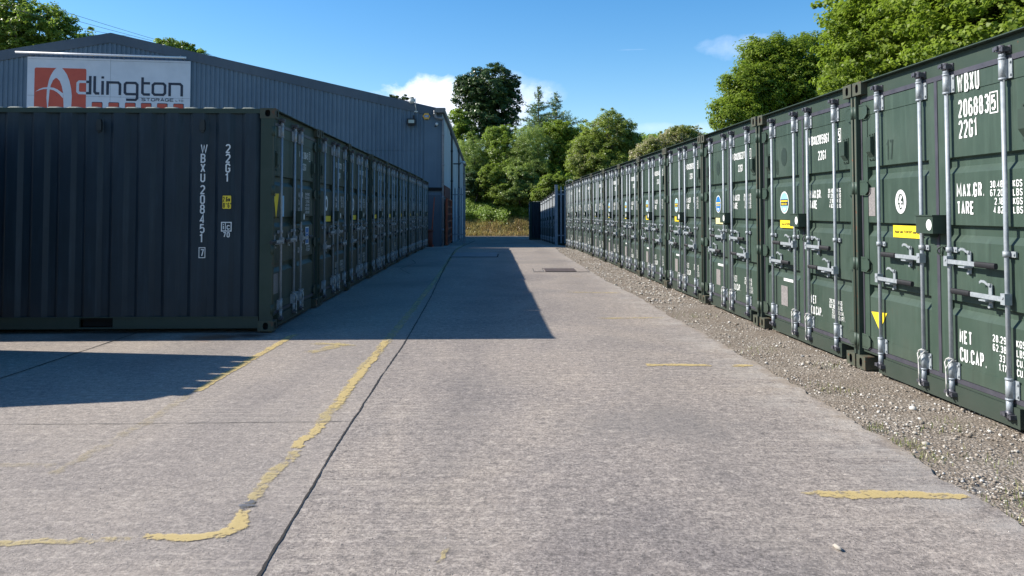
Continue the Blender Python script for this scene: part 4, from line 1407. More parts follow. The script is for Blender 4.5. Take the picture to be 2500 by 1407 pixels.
        kind = rnd['oval']
        b = MB()
        if kind == 'white':
            disc(b, -.54, 1.51, .105, .120, fp, .004); b.use(2); disc(b, -.54, 1.51, .045, .07, fp, .005)
            b.build('roundel', [M['white'], M['deep_blue'], M['ghost']], door_l)
        else:
            disc(b, -.54, 1.515, .125, .127, fp, .004); b.use(1); disc(b, -.54, 1.515, .112, .114, fp, .005)
            b.use(2); rect(b, -.648, -.432, 1.478, 1.552, fp, .006)
            b.use(3); text(b, 'DESIGN', -.54, 1.486, .025, .022, .007, fp, .007, .35, align='c')
            b.ribbon([(-.64, 1.532), (-.44, 1.532)], .0075, fp, .007)
            b.use(0); b.ribbon([(-.585, 1.435), (-.555, 1.452), (-.52, 1.440), (-.49, 1.45)], .008, fp, .006)
            b.ribbon([(-.56, 1.425), (-.52, 1.425)], .005, fp, .0062)
            b.build('oval_sticker', [M['white'], M['deep_blue'] if kind == 'deep' else M['sky_blue'], M['navy'] if kind != 'deep' else M['deep_blue'], M['yellow']], door_l)
        b = MB(); rect(b, -.67, -.215, 1.225, 1.312, fp, .004) ; b.build('repair_sticker', M['pale_yellow'] if kind == 'deep' else M['yellow'], door_l)
        if rnd.get('grey', True):
            b = MB(); rect(b, -.665, -.475, .335, .560, fp, .004); b.build('data_plate', M['grey_paper'], door_l)
            b = MB(); rect(b, -.59, -.30, .62, .685, fm, .003) if False else rect(b, -.585, -.315, .618, .650, fp, .004); b.build('white_label', M['white'], door_l)
        if rnd.get('ghost'):
            g = MB(); text(g, rnd['ghost'], -.82, 1.845, .17, .060, .022, fp, .003, .35); disc(g, -.54, 2.04, .085, .105, fp, .003); g.build('faded_number', M['ghost'], door_l)


def flat_text(mb_name, s, size, fnmap, parent, material, xscale=1.0, bold=0.0):
    cu = bpy.data.curves.new(mb_name, 'FONT'); cu.body = s; cu.size = size; cu.offset = bold
    cu.align_x = 'CENTER'; cu.align_y = 'CENTER'
    tmp = bpy.data.objects.new('tmp_text', cu); sc.collection.objects.link(tmp)
    dg = bpy.context.evaluated_depsgraph_get()
    me = bpy.data.meshes.new_from_object(tmp.evaluated_get(dg))
    bpy.data.objects.remove(tmp)
    for v in me.vertices:
        v.co = fnmap(v.co.x * xscale, v.co.y)
    me.materials.clear(); me.materials.append(material)
    o = bpy.data.objects.new(mb_name, me); sc.collection.objects.link(o); o.parent = parent
    return o


proto = build_container(4)
index_children()
ORD = ['', 'nearest', 'second', 'third', 'fourth', 'fifth', 'sixth', 'seventh', 'eighth', 'ninth', 'tenth', 'eleventh']


def doors_of(root):
    ds = [o for o in sc.collection.objects if o.parent is root and o.name.split('.')[0] == 'door']
    return (ds[0], ds[1])


S_ = 0.0385
rd = Vector((-S_, 1, 0)).normalized(); rn = Vector((rd.y, -rd.x, 0))
R0 = Vector((3.137, 7.125, 0))
GR = 'green storage containers in the sunlit right row'
rlab = {
    1: 'dark green container with a white lion roundel, yellow triangle and bold WBXU 206883 lettering',
    2: 'dark green container with faded number 18 and pale blue oval sticker, marked WBXU 2059',
    3: 'dark green container with a deep blue oval sticker, marked WBXU 2063, in sunlit right row',
}
nums = {2: ('205961', '5', 'pale', '18'), 3: ('206327', '1', 'deep', '1'), 4: ('206913', '5', 'pale', None), 5: ('204402', '2', 'pale', None), 6: ('205188', '7', 'pale', None),
        7: ('206240', '1', 'pale', None), 8: ('204775', '3', 'white', None), 9: ('206031', '6', 'white', None), 10: ('205512', '4', 'white', None), 11: ('206684', '9', 'white', None)}
jit = random.Random(3)
rows = []
for k in range(1, 12):
    root = copy_tree(proto)
    # container k spans joint k-1 (near) .. k (far); joint 1 at R0
    cen = R0 + rd * (2.465 * (k - 2) + 1.2325) if k > 1 else R0 - rd * 1.2325
    y = cen.y
    root.location = cen + Vector((0, 0, gz(y) - 0.004 + jit.uniform(-.006, .006))) + rn * jit.uniform(-.012, .012) * (k > 2)
    root.rotation_euler = (0, 0, -math.pi / 2 + math.atan(S_) + (R(jit.uniform(-.25, .25)) if k > 2 else 0))
    lab = rlab.get(k) or 'green container, %s from the near end of the sunlit right row' % ORD[k]
    tag(root, lab, 'shipping container', GR)
    rows.append((k, root))
bpy.context.view_layer.update()
for k, root in rows:
    dl, dr = doors_of(root)
    if k == 1:
        lettering(dl, dr, 'big', '206883', '5', {})
        flat_text('sticker_text', 'Repair with "CORTEN" steel only', .030, lambda x, y: (-.440 + x, DY + .006 - .0055, 1.247 + y), dl, M['black'], 0.9, .0006)
    else:
        n_, c, ov, gh = nums[k]
        lettering(dl, dr, 'std', n_, c, {'oval': ov, 'ghost': gh})
        if k == 2:
            flat_text('sticker_text', 'Repair with "CORTEN" steel only', .028, lambda x, y: (-.445 + x, DY + .006 - .0055, 1.268 + y), dl, M['black'], 0.9, .0006)

# left row, in its own shade
a0 = 0.026
GLft = 'green storage containers in the shaded left row'
ld = Vector((-a0, 1, 0)).normalized(); ln = Vector((-ld.y, ld.x, 0)).normalized()
L0 = Vector((-2.745, 9.0, 0))
lproto = build_container(3)
index_children()
for k in range(1, 10):
    root = lproto if k == 1 else copy_tree(proto)
    cen = L0 + ld * (2.465 * (k - 1) + 1.2325)
    z = 0.022 + gz(cen.y)
    dr_ = R(jit.uniform(-.3, .3)) if k > 1 else R(0.5)
    off = ln * (jit.uniform(0, .03) + (0.02 if k > 2 else 0))
    root.location = cen + Vector((0, 0, z)) + off
    root.rotation_euler = (0, 0, math.pi / 2 + math.atan(a0) + dr_)
    tag(root, 'dark container with WBXU 208451 painted down its corrugated side, at the near left' if k == 1 else 'green container, %s from the near end of the shaded left row' % ORD[k], 'shipping container', GLft)
    rows.append((100 + k, root))
bpy.context.view_layer.update()
lnum = [None, ('208451', '7'), ('207730', '7'), ('208112', '2'), ('206654', '9'), ('207001', '3'), ('208390', '8'), ('207258', '1'), ('206407', '5'), ('207943', '6')]
for k, root in rows:
    if k > 100:
        k -= 100
        dl, dr = doors_of(root)
        if k == 1: lettering(dl, dr, 'shade', lnum[1][0], lnum[1][1], {})
        else: lettering(dl, dr, 'std', lnum[k][0], lnum[k][1], {'oval': 'white', 'ghost': None, 'grey': False})

# marks on the corrugated side of the nearest left container (local x = -CW face)
L1 = rows[11][1]
sw = [o for o in sc.collection.objects if o.parent is L1 and o.name.split('.')[0] == 'side_wall'][0]
# on that face: distance from the corner = local y ; picture right = towards the corner
fs = lambda u, z, o: (-(CW - 0.0095) - o, -u, z)     # u = -(distance from corner)
mbt = MB()
zt = 2.168
for i, ch in enumerate('WBXU'): text(mbt, ch, -.856, zt - .106 - i * .1125, .106, .056, .0175, fs, .004)
for i, ch in enumerate('208451'): text(mbt, ch, -.856, 1.690 - .106 - i * .1125, .106, .056, .0175, fs, .004)
text(mbt, '7', -.846, .865, .085, .042, .014, fs, .004)
mbt.ribbon([(-.860, .850), (-.792, .850), (-.792, .966), (-.860, .966)], .0042, fs, .0038, True)
for i, ch in enumerate('22G1'): text(mbt, ch, -.570, zt - .106 - i * .1125, .106, .056, .0175, fs, .004)
fs2 = lambda u, z, o: (-(CW - 0.0095) - o, -u, z)
mbt.ribbon([(-.606, 1.158), (-.496, 1.158), (-.496, 1.258), (-.606, 1.258)], .006, fs2, .004, True)
mbt.ribbon([(-.562, 1.158), (-.562, 1.258)], .004, fs2, .0044)
text(mbt, 'i', -.600, 1.174, .074, .032, .013, fs2, .005)
text(mbt, 'c', -.548, 1.174, .074, .040, .013, fs2, .005)
text(mbt, '70', -.590, 1.084, .062, .036, .013, fs2, .0045, .22)
mbt.build('lettering', M['white'], sw)
mbt = MB()
def rrect(mb_, x0, x1, z0, z1, r, o):
    pts = []
    for cx, cz, a in ((x1 - r, z1 - r, 0), (x0 + r, z1 - r, 90), (x0 + r, z0 + r, 180), (x1 - r, z0 + r, 270)):
        for q in (0, 30, 60, 90): pts.append(fs2(cx + r * math.cos(R(a + q)), cz + r * math.sin(R(a + q)), o))
    mb_.poly(pts)
mbt.use(1); rrect(mbt, -.606, -.492, 1.408, 1.576, .012, .0032)
mbt.use(0); rrect(mbt, -.598, -.500, 1.416, 1.568, .010, .0042)
mbt.use(1)
text(mbt, '2.6m', -.595, 1.498, .058, .020, .009, fs2, .0055, .28)
text(mbt, "8'6\"", -.592, 1.428, .058, .021, .009, fs2, .0055, .25)
mbt.build('height_sticker', [M['yellow'], M['black']], sw)
for yv in (.833, 2.012):
    mb = MB()
    x = -(CW - .010)
    mb.box(x - .034, x, yv - .028, yv + .028, 2.325, 2.425)
    mb.box(x - .030, x, yv - .020, yv + .020, 2.4255, 2.450); mb.box(x - .026, x, yv - .018, yv + .018, 2.306, 2.3245)
    mb.build('side_vent', M['vent_shaded'], sw)

# far row beyond the palisade, lower down the slope
GF = 'green storage containers in the far right row beyond the palisade'
for k in range(1, 7):
    root = copy_tree(proto)
    y = 36.75 + 2.465 * (k - 1) + 1.23
    X = 2.06 - 0.012 * (y - 36.6)
    root.location = (X, y, gz(y) - 0.0)
    root.rotation_euler = (0, 0, -math.pi / 2 + R(jit.uniform(-.4, .6)))
    tag(root, 'green container half in shadow, %s beyond the right palisade' % (ORD[k] if k > 1 else 'first'), 'shipping container', GF)
root = copy_tree(proto)
root.location = (1.17, 53.2, gz(53.2)); root.rotation_euler = (0, 0, -math.pi / 2 + R(-.5))
tag(root, 'green container jutting into the lane at the far end, its side wall facing us', 'shipping container', GF)
# unseen block left of the camera, added and shaped for the slab shadow
stk = empty('shadow_blocker', (-6.9, 7.0, 0))
mb = MB()
foot = [(-5.70, 7.98), (-5.69, 6.34), (-5.80, 6.20), (-8.8, 5.55), (-8.8, 8.35)]
n_ = len(foot)
for z in (0.10, 2.47):
    for (x, y) in foot: mb.v.append((x + 6.9, y - 7.0, z))
mb.face(list(range(n_))[::-1]); mb.face([n_ + i for i in range(n_)])
for i in range(n_): mb.face((i, (i + 1) % n_, n_ + (i + 1) % n_, n_ + i))
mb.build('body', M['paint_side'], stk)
for i in range(6):  # upright tabs shaped for the teeth of the cast shadow
    y0 = 6.36 + .272 * i
    mb = MB(); mb.prism_y([(-5.74 + 6.9, 2.47), (-5.70 + 6.9, 2.47), (-5.70 + 6.9, 2.60), (-5.74 + 6.9, 2.605)], y0 - 7.0, y0 - 7.0 + .238)
    mb.build('slat', M['paint_side'], stk)
tag(stk, 'unseen slatted stillage just outside the left of the photo, shading the slab', 'blocker')
# remove the hidden prototype
def drop(o):
    for ch in KIDS.get(o.name, []): drop(ch)
    bpy.data.objects.remove(o)
index_children()
drop(proto)
index_children()

# ------------------------------------------------------------------ warehouse
C0 = Vector((-3.05, 33.5, 0)); tw = Vector((-1, -.16, 0)).normalized(); nw = Vector((tw.y, -tw.x, 0))   # nw points away from the camera
SPAN = 26.9; APS = 13.46
ZE, ZA = 5.82, 8.66


def roofz(s): return ZE + (ZA - ZE) * (1 - abs(s - APS) / APS)


wm = lambda s, z, o: tuple(C0 + tw * s - nw * o + Vector((0, 0, z)))       # o = towards the camera
house = empty('warehouse', (C0.x, C0.y, gz(33.5)))
house_inv = Matrix.Translation(-Vector(house.location))


def hb(mb, name, mats, parent=None):
    o = mb.build(name, mats, parent or house)
    if parent is None or parent is house:
        o.data.transform(house_inv)
    else:
        o.data.transform(house_inv)
    return o


mb = MB()
prof = []
p_ = 0.183
s = 0.75
while s < SPAN:
    prof += [(s, 0.0), (s + .045, 0.0), (s + .065, .030), (s + .15, .030), (s + .17, 0.0)]
    s += p_
prev = None
for (s, o) in prof:
    b = len(mb.v)
    mb.v.append(wm(s, -0.8, o)); mb.v.append(wm(s, 3.98, o)); mb.v.append(wm(s, 4.0, o + .012)); mb.v.append(wm(s, max(4.1, roofz(s) - .05), o + .012))
    if prev is not None:
        for i in range(3): mb.face((prev + i, prev + i + 1, b + i + 1, b + i))
    prev = b
hb(mb, 'front_wall', M['clad'])
# flat corner trim
mb = MB()
mb.poly([wm(0, -.8, .034), wm(.75, -.8, .034), wm(.75, 5.9, .034), wm(0, 5.75, .034)])
hb(mb, 'corner_trim', M['clad'])
# verge flashing
mb = MB()
for s0, s1 in ((-.02, APS), (APS, SPAN)):
    a = roofz(max(s0, 0)); b = roofz(s1)
    mb.poly([wm(s0, a, .07), wm(s1, b, .07), wm(s1, b - .40, .075), wm(s0, a - .40, .075)])
    mb.poly([wm(s0, a, .07), wm(s1, b, .07), wm(s1, b, -.25), wm(s0, a, -.25)])
    mb.poly([wm(s0, a - .40, .075), wm(s1, b - .40, .075), wm(s1, b - .40, .02), wm(s0, a - .40, .02)])
hb(mb, 'verge_flashing', M['clad_dark'])
# side wall
sd = Vector((-.036, 1, 0)).normalized(); sn = Vector((sd.y, -sd.x, 0))   # sn towards the lane (+x)
sm_ = lambda u, z, o: tuple(C0 + sd * u + sn * o + Vector((0, 0, z)))
LEN = 40.5
mb = MB(); prev = None; u = 0.25
pr = []
while u < LEN:
    pr += [(u, 0.0), (u + .14, 0.0), (u + .17, .028), (u + .30, .028), (u + .33, 0.0)]; u += .36
for (u, o) in pr:
    b = len(mb.v); mb.v.append(sm_(u, -1.4, o)); mb.v.append(sm_(u, 5.64, o))
    if prev is not None: mb.face((prev, prev + 1, b + 1, b))
    prev = b
mb.poly([sm_(0, -1, .034), sm_(.25, -1, .034), sm_(.25, 5.64, .034), sm_(0, 5.64, .034)])
mb.poly([sm_(LEN, -1.4, 0), sm_(LEN, 5.64, 0), tuple(Vector(sm_(LEN, 5.64, 0)) + Vector((-24, 0, 0))), tuple(Vector(sm_(LEN, -1.4, 0)) + Vector((-24, 0, 0)))])
hb(mb, 'side_wall', M['clad_side'])
# roof slopes and hidden left wall
mb = MB()
ridge_f = Vector(wm(APS, ZA, 0)); eave_f = Vector(wm(0, ZE - .08, 0)); left_f = Vector(wm(SPAN, ZE, 0))
back = sd * LEN
mb.poly([eave_f, ridge_f, ridge_f + back, eave_f + back]); mb.poly([ridge_f, left_f, left_f + back, ridge_f + back])
mb.poly([left_f, left_f + back, left_f + back - Vector((0, 0, 7)), left_f - Vector((0, 0, 7))])
mb.poly([eave_f + back, ridge_f + back, left_f + back, left_f + back - Vector((0, 0, 7)), eave_f + back - Vector((0, 0, 7))])
hb(mb, 'roof', M['clad_dark'])
# gutter and box at the corner
mb = MB()
for z0, z1, o0, o1 in ((5.64, 5.76, .01, .17),):
    b = len(mb.v)
    for u in (-.12, LEN):
        for (o, z) in ((o0, z0 + .0), (o1 - .03, z0), (o1, z1), (o1 - .01, z1), (o1 - .04, z0 + .01), (o0, z0 + .01)): mb.v.append(sm_(u, z, o))
    for i in range(5): mb.face((b + i, b + i + 1, b + 7 + i, b + 6 + i))
mb.poly([sm_(-.12, 5.64, .01), sm_(-.12, 5.64, .14), sm_(-.12, 5.76, .17), sm_(-.12, 5.76, .01)])
q = [sm_(-.35, 5.64, -.32), sm_(-.35, 5.64, .12), sm_(.15, 5.64, .12), sm_(.15, 5.64, -.32)]
q2 = [tuple(Vector(a) + Vector((0, 0, .20)) + sn * .05) for a in q]
for i in range(4): mb.poly([q[i], q[(i + 1) % 4], q2[(i + 1) % 4], q2[i]])
mb.poly(q[::-1]); mb.poly(q2)
hb(mb, 'gutter', M['gutter'])
mb = MB()
pth = [Vector(wm(.30, 5.74, .16)), Vector(wm(.30, 5.58, .16)), Vector(wm(.27, 5.47, .16)), Vector(wm(.18, 5.42, .16)), Vector(wm(-.02, 5.40, .14))]
mb.tube(pth, .07, 10)
for q_ in (pth[1], pth[3]): mb.tube([q_ - Vector((0, 0, .03)), q_ + Vector((0, 0, .03))], .085, 10)
pth2 = [Vector(sm_(-.10, 5.42, .06)), Vector(sm_(-.10, 5.2, .07)), Vector(sm_(-.10, -.3, .07))]
mb.tube(pth2, .045, 10)
for z in (.6, 2.0, 3.4, 4.7): mb.tube([Vector(sm_(-.10, z - .04, .07)), Vector(sm_(-.10, z + .04, .07))], .058, 10)
hb(mb, 'downpipe', M['pipe'])
for u, z1 in ((7.8, 5.6), (19.5, 5.6), (33, 5.6)):
    mb = MB(); mb.tube([Vector(sm_(u, -.6 - .02 * u, .12)), Vector(sm_(u, z1 - .25, .12)), Vector(sm_(u, z1, .05)), Vector(sm_(u, 5.8, .05))], .05, 8)
    for z in (1, 3, 4.6): mb.tube([Vector(sm_(u, z - .05, .12)), Vector(sm_(u, z + .05, .12))], .065, 8)
    hb(mb, 'downpipe', M['cable'])
# darker door recess low on the front wall, with its lintel
mb = MB()
mb.poly([wm(.05, -.5, .045), wm(1.35, -.5, .045), wm(1.35, 2.10, .045), wm(.05, 2.10, .045)])
mb.use(1); mb.box(0, 1, 0, 1, 0, 1) if False else None
hb(mb, 'door', [M['clad_dark'], M['dark']])
mb = MB()
a, b, c, d = wm(-.05, 2.28, .12), wm(1.5, 2.28, .12), wm(1.5, 2.42, .12), wm(-.05, 2.42, .12)
mb.poly([a, b, c, d]); mb.poly([a, b, wm(1.5, 2.28, .03), wm(-.05, 2.28, .03)]); mb.poly([c, d, wm(-.05, 2.42, .03), wm(1.5, 2.42, .03)])
hb(mb, 'door_lintel', M['dark'])
tag(house, 'large slate blue corrugated warehouse with a shallow gable roof', 'warehouse')

# orange slatted gate against the side wall
gate = empty('orange_gate', sm_(2.0, gz(35.5), .1))
gi = Matrix.Translation(-Vector(gate.location))
def gb(mb, n, m_):
    o = mb.build(n, m_, gate); o.data.transform(gi); return o
mb = MB()
u0, u1, zb, ztp = 1.6, 6.6, -.15, 1.98
def sbox(mb, u0, u1, z0, z1, o0, o1):
    q = [sm_(u0, z0, o1), sm_(u1, z0, o1), sm_(u1, z1, o1), sm_(u0, z1, o1)]; r_ = [sm_(u0, z0, o0), sm_(u1, z0, o0), sm_(u1, z1, o0), sm_(u0, z1, o0)]
    mb.poly(q); mb.poly(r_[::-1])
    for i in range(4): mb.poly([q[i], r_[i], r_[(i + 1) % 4], q[(i + 1) % 4]])
for u in (u0, u1 - .12): sbox(mb, u, u + .12, zb, ztp, .10, .20)
for i in range(7):
    z = zb + (ztp - zb - .07) * i / 6; sbox(mb, u0 + .12, u1 - .12, z, z + .06, .115, .19)
gb(mb, 'frame', M['orange'])
mb = MB()
for i in range(6):
    z = zb + (ztp - zb) * i / 6
    for j in range(8):
        zz = z + .08 + j * .033
        sbox(mb, u0 + .14, u1 - .14, zz, zz + .014, .125, .145)
sbox(mb, u0 + .12, u1 - .12, zb, ztp, .105, .120)
gb(mb, 'slats', M['oxide'])
mb = MB(); sbox(mb, .9, 6.6, 2.02, 2.55, .05, .10); gb(mb, 'head_panel', M['oxide'])
tag(gate, 'orange slatted steel gate against the side wall of the warehouse', 'gate')
# rusty bin and slim orange pole in the corner by the last left container
bx = Vector(wm(.62, 0, .75))
mb = MB(); z0 = gz(32.7)
for i, (r_, z) in enumerate([(.16, 0), (.18, .30), (.19, .66)]): pass
mb.tube([(bx.x, bx.y, z0), (bx.x, bx.y, z0 + .64)], [.20, .22], 14)
mb.tube([(bx.x, bx.y, z0 + .641), (bx.x, bx.y, z0 + .70)], [.235, .235], 14)
mb.tube([(bx.x, bx.y, z0 + .701), (bx.x, bx.y, z0 + .74)], [.20, .12], 14)
thing_mesh(mb, 'waste_bin', [M['oxide']], 'rusty red lidded bin standing at the foot of the warehouse wall', 'bin')
mb = MB(); px_ = Vector(wm(.35, 0, .35))
mb.tube([(px_.x - .12, px_.y, z0), (px_.x + .02, px_.y + .1, z0 + 2.1)], .022, 8); mb.box(px_.x - .24, px_.x, px_.y - .05, px_.y + .05, z0, z0 + .07)
thing_mesh(mb, 'yard_broom', [M['orange']], 'broom with a thin orange handle leaning on the warehouse wall', 'broom')

# ------------------------------------------------------------------ sign board
sg = empty('sign_board', wm(13.45, 5.0, .06))
gi = Matrix.Translation(-Vector(sg.location))
def sgb(mb, n, m_, par=None):
    o = mb.build(n, m_, par or sg); o.data.transform(gi); return o
q2s = lambda q, z, o: wm(16.54 - q, z, .10 + o)
mb = MB()
Z0, Z1 = 4.9, 7.58
fr = [q2s(0, Z0, 0), q2s(6.19, Z0, 0), q2s(6.19, Z1, 0), q2s(0, Z1, 0)]; bk = [q2s(0, Z0, -.05), q2s(6.19, Z0, -.05), q2s(6.19, Z1, -.05), q2s(0, Z1, -.05)]
mb.poly(fr); mb.poly(bk[::-1])
for i in range(4): mb.poly([fr[i], bk[i], bk[(i + 1) % 4], fr[(i + 1) % 4]])
pan = sgb(mb, 'panel', M['sign_white'])
mb = MB()
def sqpts(x0, x1, z0, z1, r):
    pts = []
    for cx, cz, a in ((x1 - r, z1 - r, 0), (x0 + r, z1 - r, 90), (x0 + r, z0 + r, 180), (x1 - r, z0 + r, 270)):
        for q in (0, 30, 60, 90): pts.append((cx + r * math.cos(R(a + q)), cz + r * math.sin(R(a + q))))
    return pts
mb.poly([q2s(x, z, .003) for x, z in sqpts(.27, 2.20, 5.25, 7.15, .07)])
sgb(mb, 'red_square', [M['sign_red'], M['navy']], pan)
for x0 in (2.42, 3.05, 3.68, 4.29, 4.91, 5.54):
    mb = MB(); mb.use(1); mb.poly([q2s(x, z, .003) for x, z in sqpts(x0, x0 + .41, 5.40, 5.815, .045)])
    mb.use(0); mb.poly([q2s(x, z, .005) for x, z in sqpts(x0 + .01, x0 + .385, 5.42, 5.79, .045)])
    sgb(mb, 'red_square', [M['sign_red'], M['navy']], pan)
mb = MB()
rp = [(1.66, 5.25), (1.66, 5.69), (1.67, 6.04), (1.64, 6.32), (1.57, 6.64), (1.47, 6.90), (1.35, 7.08), (1.28, 7.155), (1.08, 7.155), (0.98, 7.03), (0.96, 6.65), (1.02, 6.735), (1.06, 6.75), (1.11, 6.735), (1.21, 6.63), (1.29, 6.42), (1.34, 6.17), (1.37, 5.68), (1.37, 5.25)]
mb.poly([q2s(x, z, .006) for x, z in rp])
lp = [(1.08, 7.155), (0.98, 7.05), (0.87, 6.84), (0.81, 6.66), (0.77, 6.45), (0.74, 6.23), (0.73, 5.94), (0.75, 5.67), (.77, 5.4), (.79, 5.4), (0.80, 5.67), (0.82, 5.94), (0.84, 6.23), (0.88, 6.45), (0.96, 6.65), (1.05, 6.74)]
mb.poly([q2s(x, z, .0065) for x, z in lp])
ap = [(0.31, 6.17), (0.46, 6.285), (0.61, 6.345), (0.79, 6.37), (0.99, 6.35), (1.14, 6.28), (1.34, 6.13), (1.34, 5.93), (1.22, 6.08), (1.12, 6.17), (0.99, 6.25), (0.79, 6.295), (0.61, 6.285), (0.46, 6.24)]
mb.poly([q2s(x, z, .007) for x, z in ap])
mb.ribbon([(2.2, 6.62), (1.94, 6.62), (1.885, 6.56), (1.885, 6.22), (1.94, 6.16), (2.2, 6.16)], .05, q2s, .0075)
sgb(mb, 'white_emblem', M['sign_white'], pan)
mb = MB()
hw = .05
for kx, (cl, pts) in enumerate([
    (0, [(2.35, 6.86), (2.35, 6.11)]), (0, [(2.2, 6.62), (2.31, 6.62)]), (0, [(2.2, 6.16), (2.31, 6.16)]),
    (0, [(2.52, 6.86), (2.52, 6.22), (2.57, 6.16), (2.70, 6.16)]), (0, [(2.82, 6.67), (2.82, 6.11)]), (0, [(2.82, 6.86), (2.82, 6.77)]),
    (0, [(3.01, 6.11), (3.01, 6.62), (3.41, 6.62), (3.48, 6.55), (3.48, 6.11)]),
    (1, [(3.73, 6.62), (4.07, 6.62), (4.14, 6.55), (4.14, 6.16), (3.73, 6.16), (3.67, 6.22), (3.67, 6.56)]),
    (0, [(4.14, 6.17), (4.14, 5.99), (4.08, 5.93), (3.72, 5.93)]),
    (0, [(4.34, 6.86), (4.34, 6.22), (4.40, 6.16), (4.63, 6.16)]), (0, [(4.34, 6.62), (4.63, 6.62)]),
    (1, [(4.81, 6.62), (5.14, 6.62), (5.21, 6.55), (5.21, 6.23), (5.14, 6.16), (4.81, 6.16), (4.74, 6.23), (4.74, 6.55)]),
    (0, [(5.39, 6.11), (5.39, 6.62), (5.79, 6.62), (5.86, 6.55), (5.86, 6.11)])]):
    mb.ribbon(pts, hw, q2s, .008 + .0006 * (kx % 4), bool(cl))
text(mb, 'STORAGE', 4.31, 5.885, .13, .155, .026, q2s, .008, .17)
text(mb, 'LTD', 5.63, 5.885, .085, .085, .015, q2s, .008, .2)
sgb(mb, 'lettering', M['navy'], pan)
mb = MB()
mb.ribbon([(3.11, 7.57), (3.11, 4.95)], .004, q2s, .0015); mb.ribbon([(.02, 6.03), (6.17, 6.03)], .004, q2s, .0022)
mb.ribbon([(.02, 7.50), (6.17, 7.50)], .004, q2s, .0019)
for i in range(8):
    x = .3 + i * .8; mb.tube([q2s(x, 6.03, 0), q2s(x, 6.03, .02)], .012, 6)
sgb(mb, 'seams', M['clad_dark'], pan)
tag(sg, 'big white Adlington sign with a red and white arch emblem on the gable wall', 'sign')
sg['label'] = 'big white company sign with a red square emblem and navy lettering on the gable'
# trough light above the sign
tl = empty('trough_light', wm(13.7, 7.66, .3))
gi = Matrix.Translation(-Vector(tl.location))
mb = MB(); mb.tube([wm(16.85, 7.68, .42), wm(10.45, 7.66, .42)], .042, 10); o = mb.build('tube', M['tube'], tl); o.data.transform(gi)
for i in range(6):
    s = 16.5 - i * 1.16
    mb = MB(); mb.tube([wm(s, 7.68, .42), wm(s, 7.76, .25), wm(s, 7.70, .05)], .014, 6); mb.tube([wm(s - .12, 7.66, .42), wm(s - .14, 7.56, .16)], .010, 6)
    o = mb.build('bracket', M['pipe'], tl); o.data.transform(gi)
tag(tl, 'long thin white trough light on brackets above the company sign', 'lamp')

# fittings near the corner of the gable
def fixture(name, label, cat, s, z):
    e = empty(name, wm(s, z, .05)); gi_ = Matrix.Translation(-Vector(e.location))
    def add(mb, n, m_, par=None):
        o = mb.build(n, m_, par or e); o.data.transform(gi_); return o
    tag(e, label, cat); return e, add


def wbox(mb, s0, s1, z0, z1, o0, o1):
    q = [wm(s0, z0, o1), wm(s1, z0, o1), wm(s1, z1, o1), wm(s0, z1, o1)]; r_ = [wm(s0, z0, o0), wm(s1, z0, o0), wm(s1, z1, o0), wm(s0, z1, o0)]
    mb.poly(q); mb.poly(r_[::-1])
    for i in range(4): mb.poly([q[i], r_[i], r_[(i + 1) % 4], q[(i + 1) % 4]])


e, add = fixture('floodlight', 'black floodlight with a square glass, fixed to the gable wall', 'floodlight', 1.32, 5.3)
mb = MB(); wbox(mb, 1.13, 1.50, 5.12, 5.36, .10, .24); wbox(mb, 1.16, 1.47, 5.06, 5.119, .12, .22); add(mb, 'housing', M['black'])
mb = MB(); wbox(mb, 1.19, 1.44, 5.17, 5.31, .241, .25); add(mb, 'glass', M['lens_glass'])
mb = MB(); wbox(mb, 1.17, 1.24, 5.365, 5.52, .04, .12); add(mb, 'bracket', M['black'])
e, add = fixture('alarm_box', 'yellow six-sided alarm box with a blue label on the gable wall', 'alarm box', .66, 5.49)
mb = MB()
hexp = [(.66 + .15 * math.cos(R(60 * i)), 5.49 + .15 * math.sin(R(60 * i))) for i in range(6)]
fr = [wm(a, b, .13) for a, b in hexp]; bk = [wm(.66 + (a - .66) * 1.1, 5.49 + (b - 5.49) * 1.1, .035) for a, b in hexp]
mb.poly(fr)
for i in range(6): mb.poly([fr[i], bk[i], bk[(i + 1) % 6], fr[(i + 1) % 6]])
cv = add(mb, 'cover', M['plastic_yellow'])
mb = MB(); mb.poly([wm(.75, 5.44, .133), wm(.57, 5.44, .133), wm(.57, 5.54, .133), wm(.75, 5.54, .133)])
mb.use(1); text(mb, 'ADT', -.72, 5.455, .07, .036, .012, lambda u, z, o: wm(-u, z, .134 + o), .002, .25)
add(mb, 'label', [M['deep_blue'], M['white']], cv)
e, add = fixture('security_light', 'pale bowl lamp on a white bracket arm at the roof verge', 'lamp', 1.24, 6.1)
mb = MB(); top_ = [wm(1.42, 6.18, .42), wm(1.18, 6.20, .42)]
mb.tube([wm(1.30, 6.14, .45), wm(1.30, 6.04, .45), wm(1.29, 5.98, .45)], [.15, .12, .07], 12); mb.tube([wm(1.30, 6.14, .45), wm(1.30, 6.18, .45)], [.155, .12], 12)
add(mb, 'lamp_head', M['plastic_white'])
mb = MB(); mb.tube([wm(1.16, 6.22, .42), wm(1.15, 5.95, .36), wm(1.12, 5.85, .12), wm(1.10, 5.64, .05)], .018, 6); wbox(mb, 1.03, 1.18, 5.66, 5.71, .04, .09)
add(mb, 'arm', M['plastic_white'])
e, add = fixture('dome_camera', 'small white dome security camera near the warehouse corner', 'security camera', .22, 5.12)
mb = MB(); mb.tube([wm(.22, 5.17, .05), wm(.22, 5.16, .14), wm(.22, 5.13, .19), wm(.22, 5.08, .20)], [.06, .065, .055, .02], 12); add(mb, 'dome', M['plastic_white'])
mb = MB(); mb.tube([wm(.30, 5.06, .04), wm(.24, 5.07, .12)], .02, 6); add(mb, 'mount', M['black'])
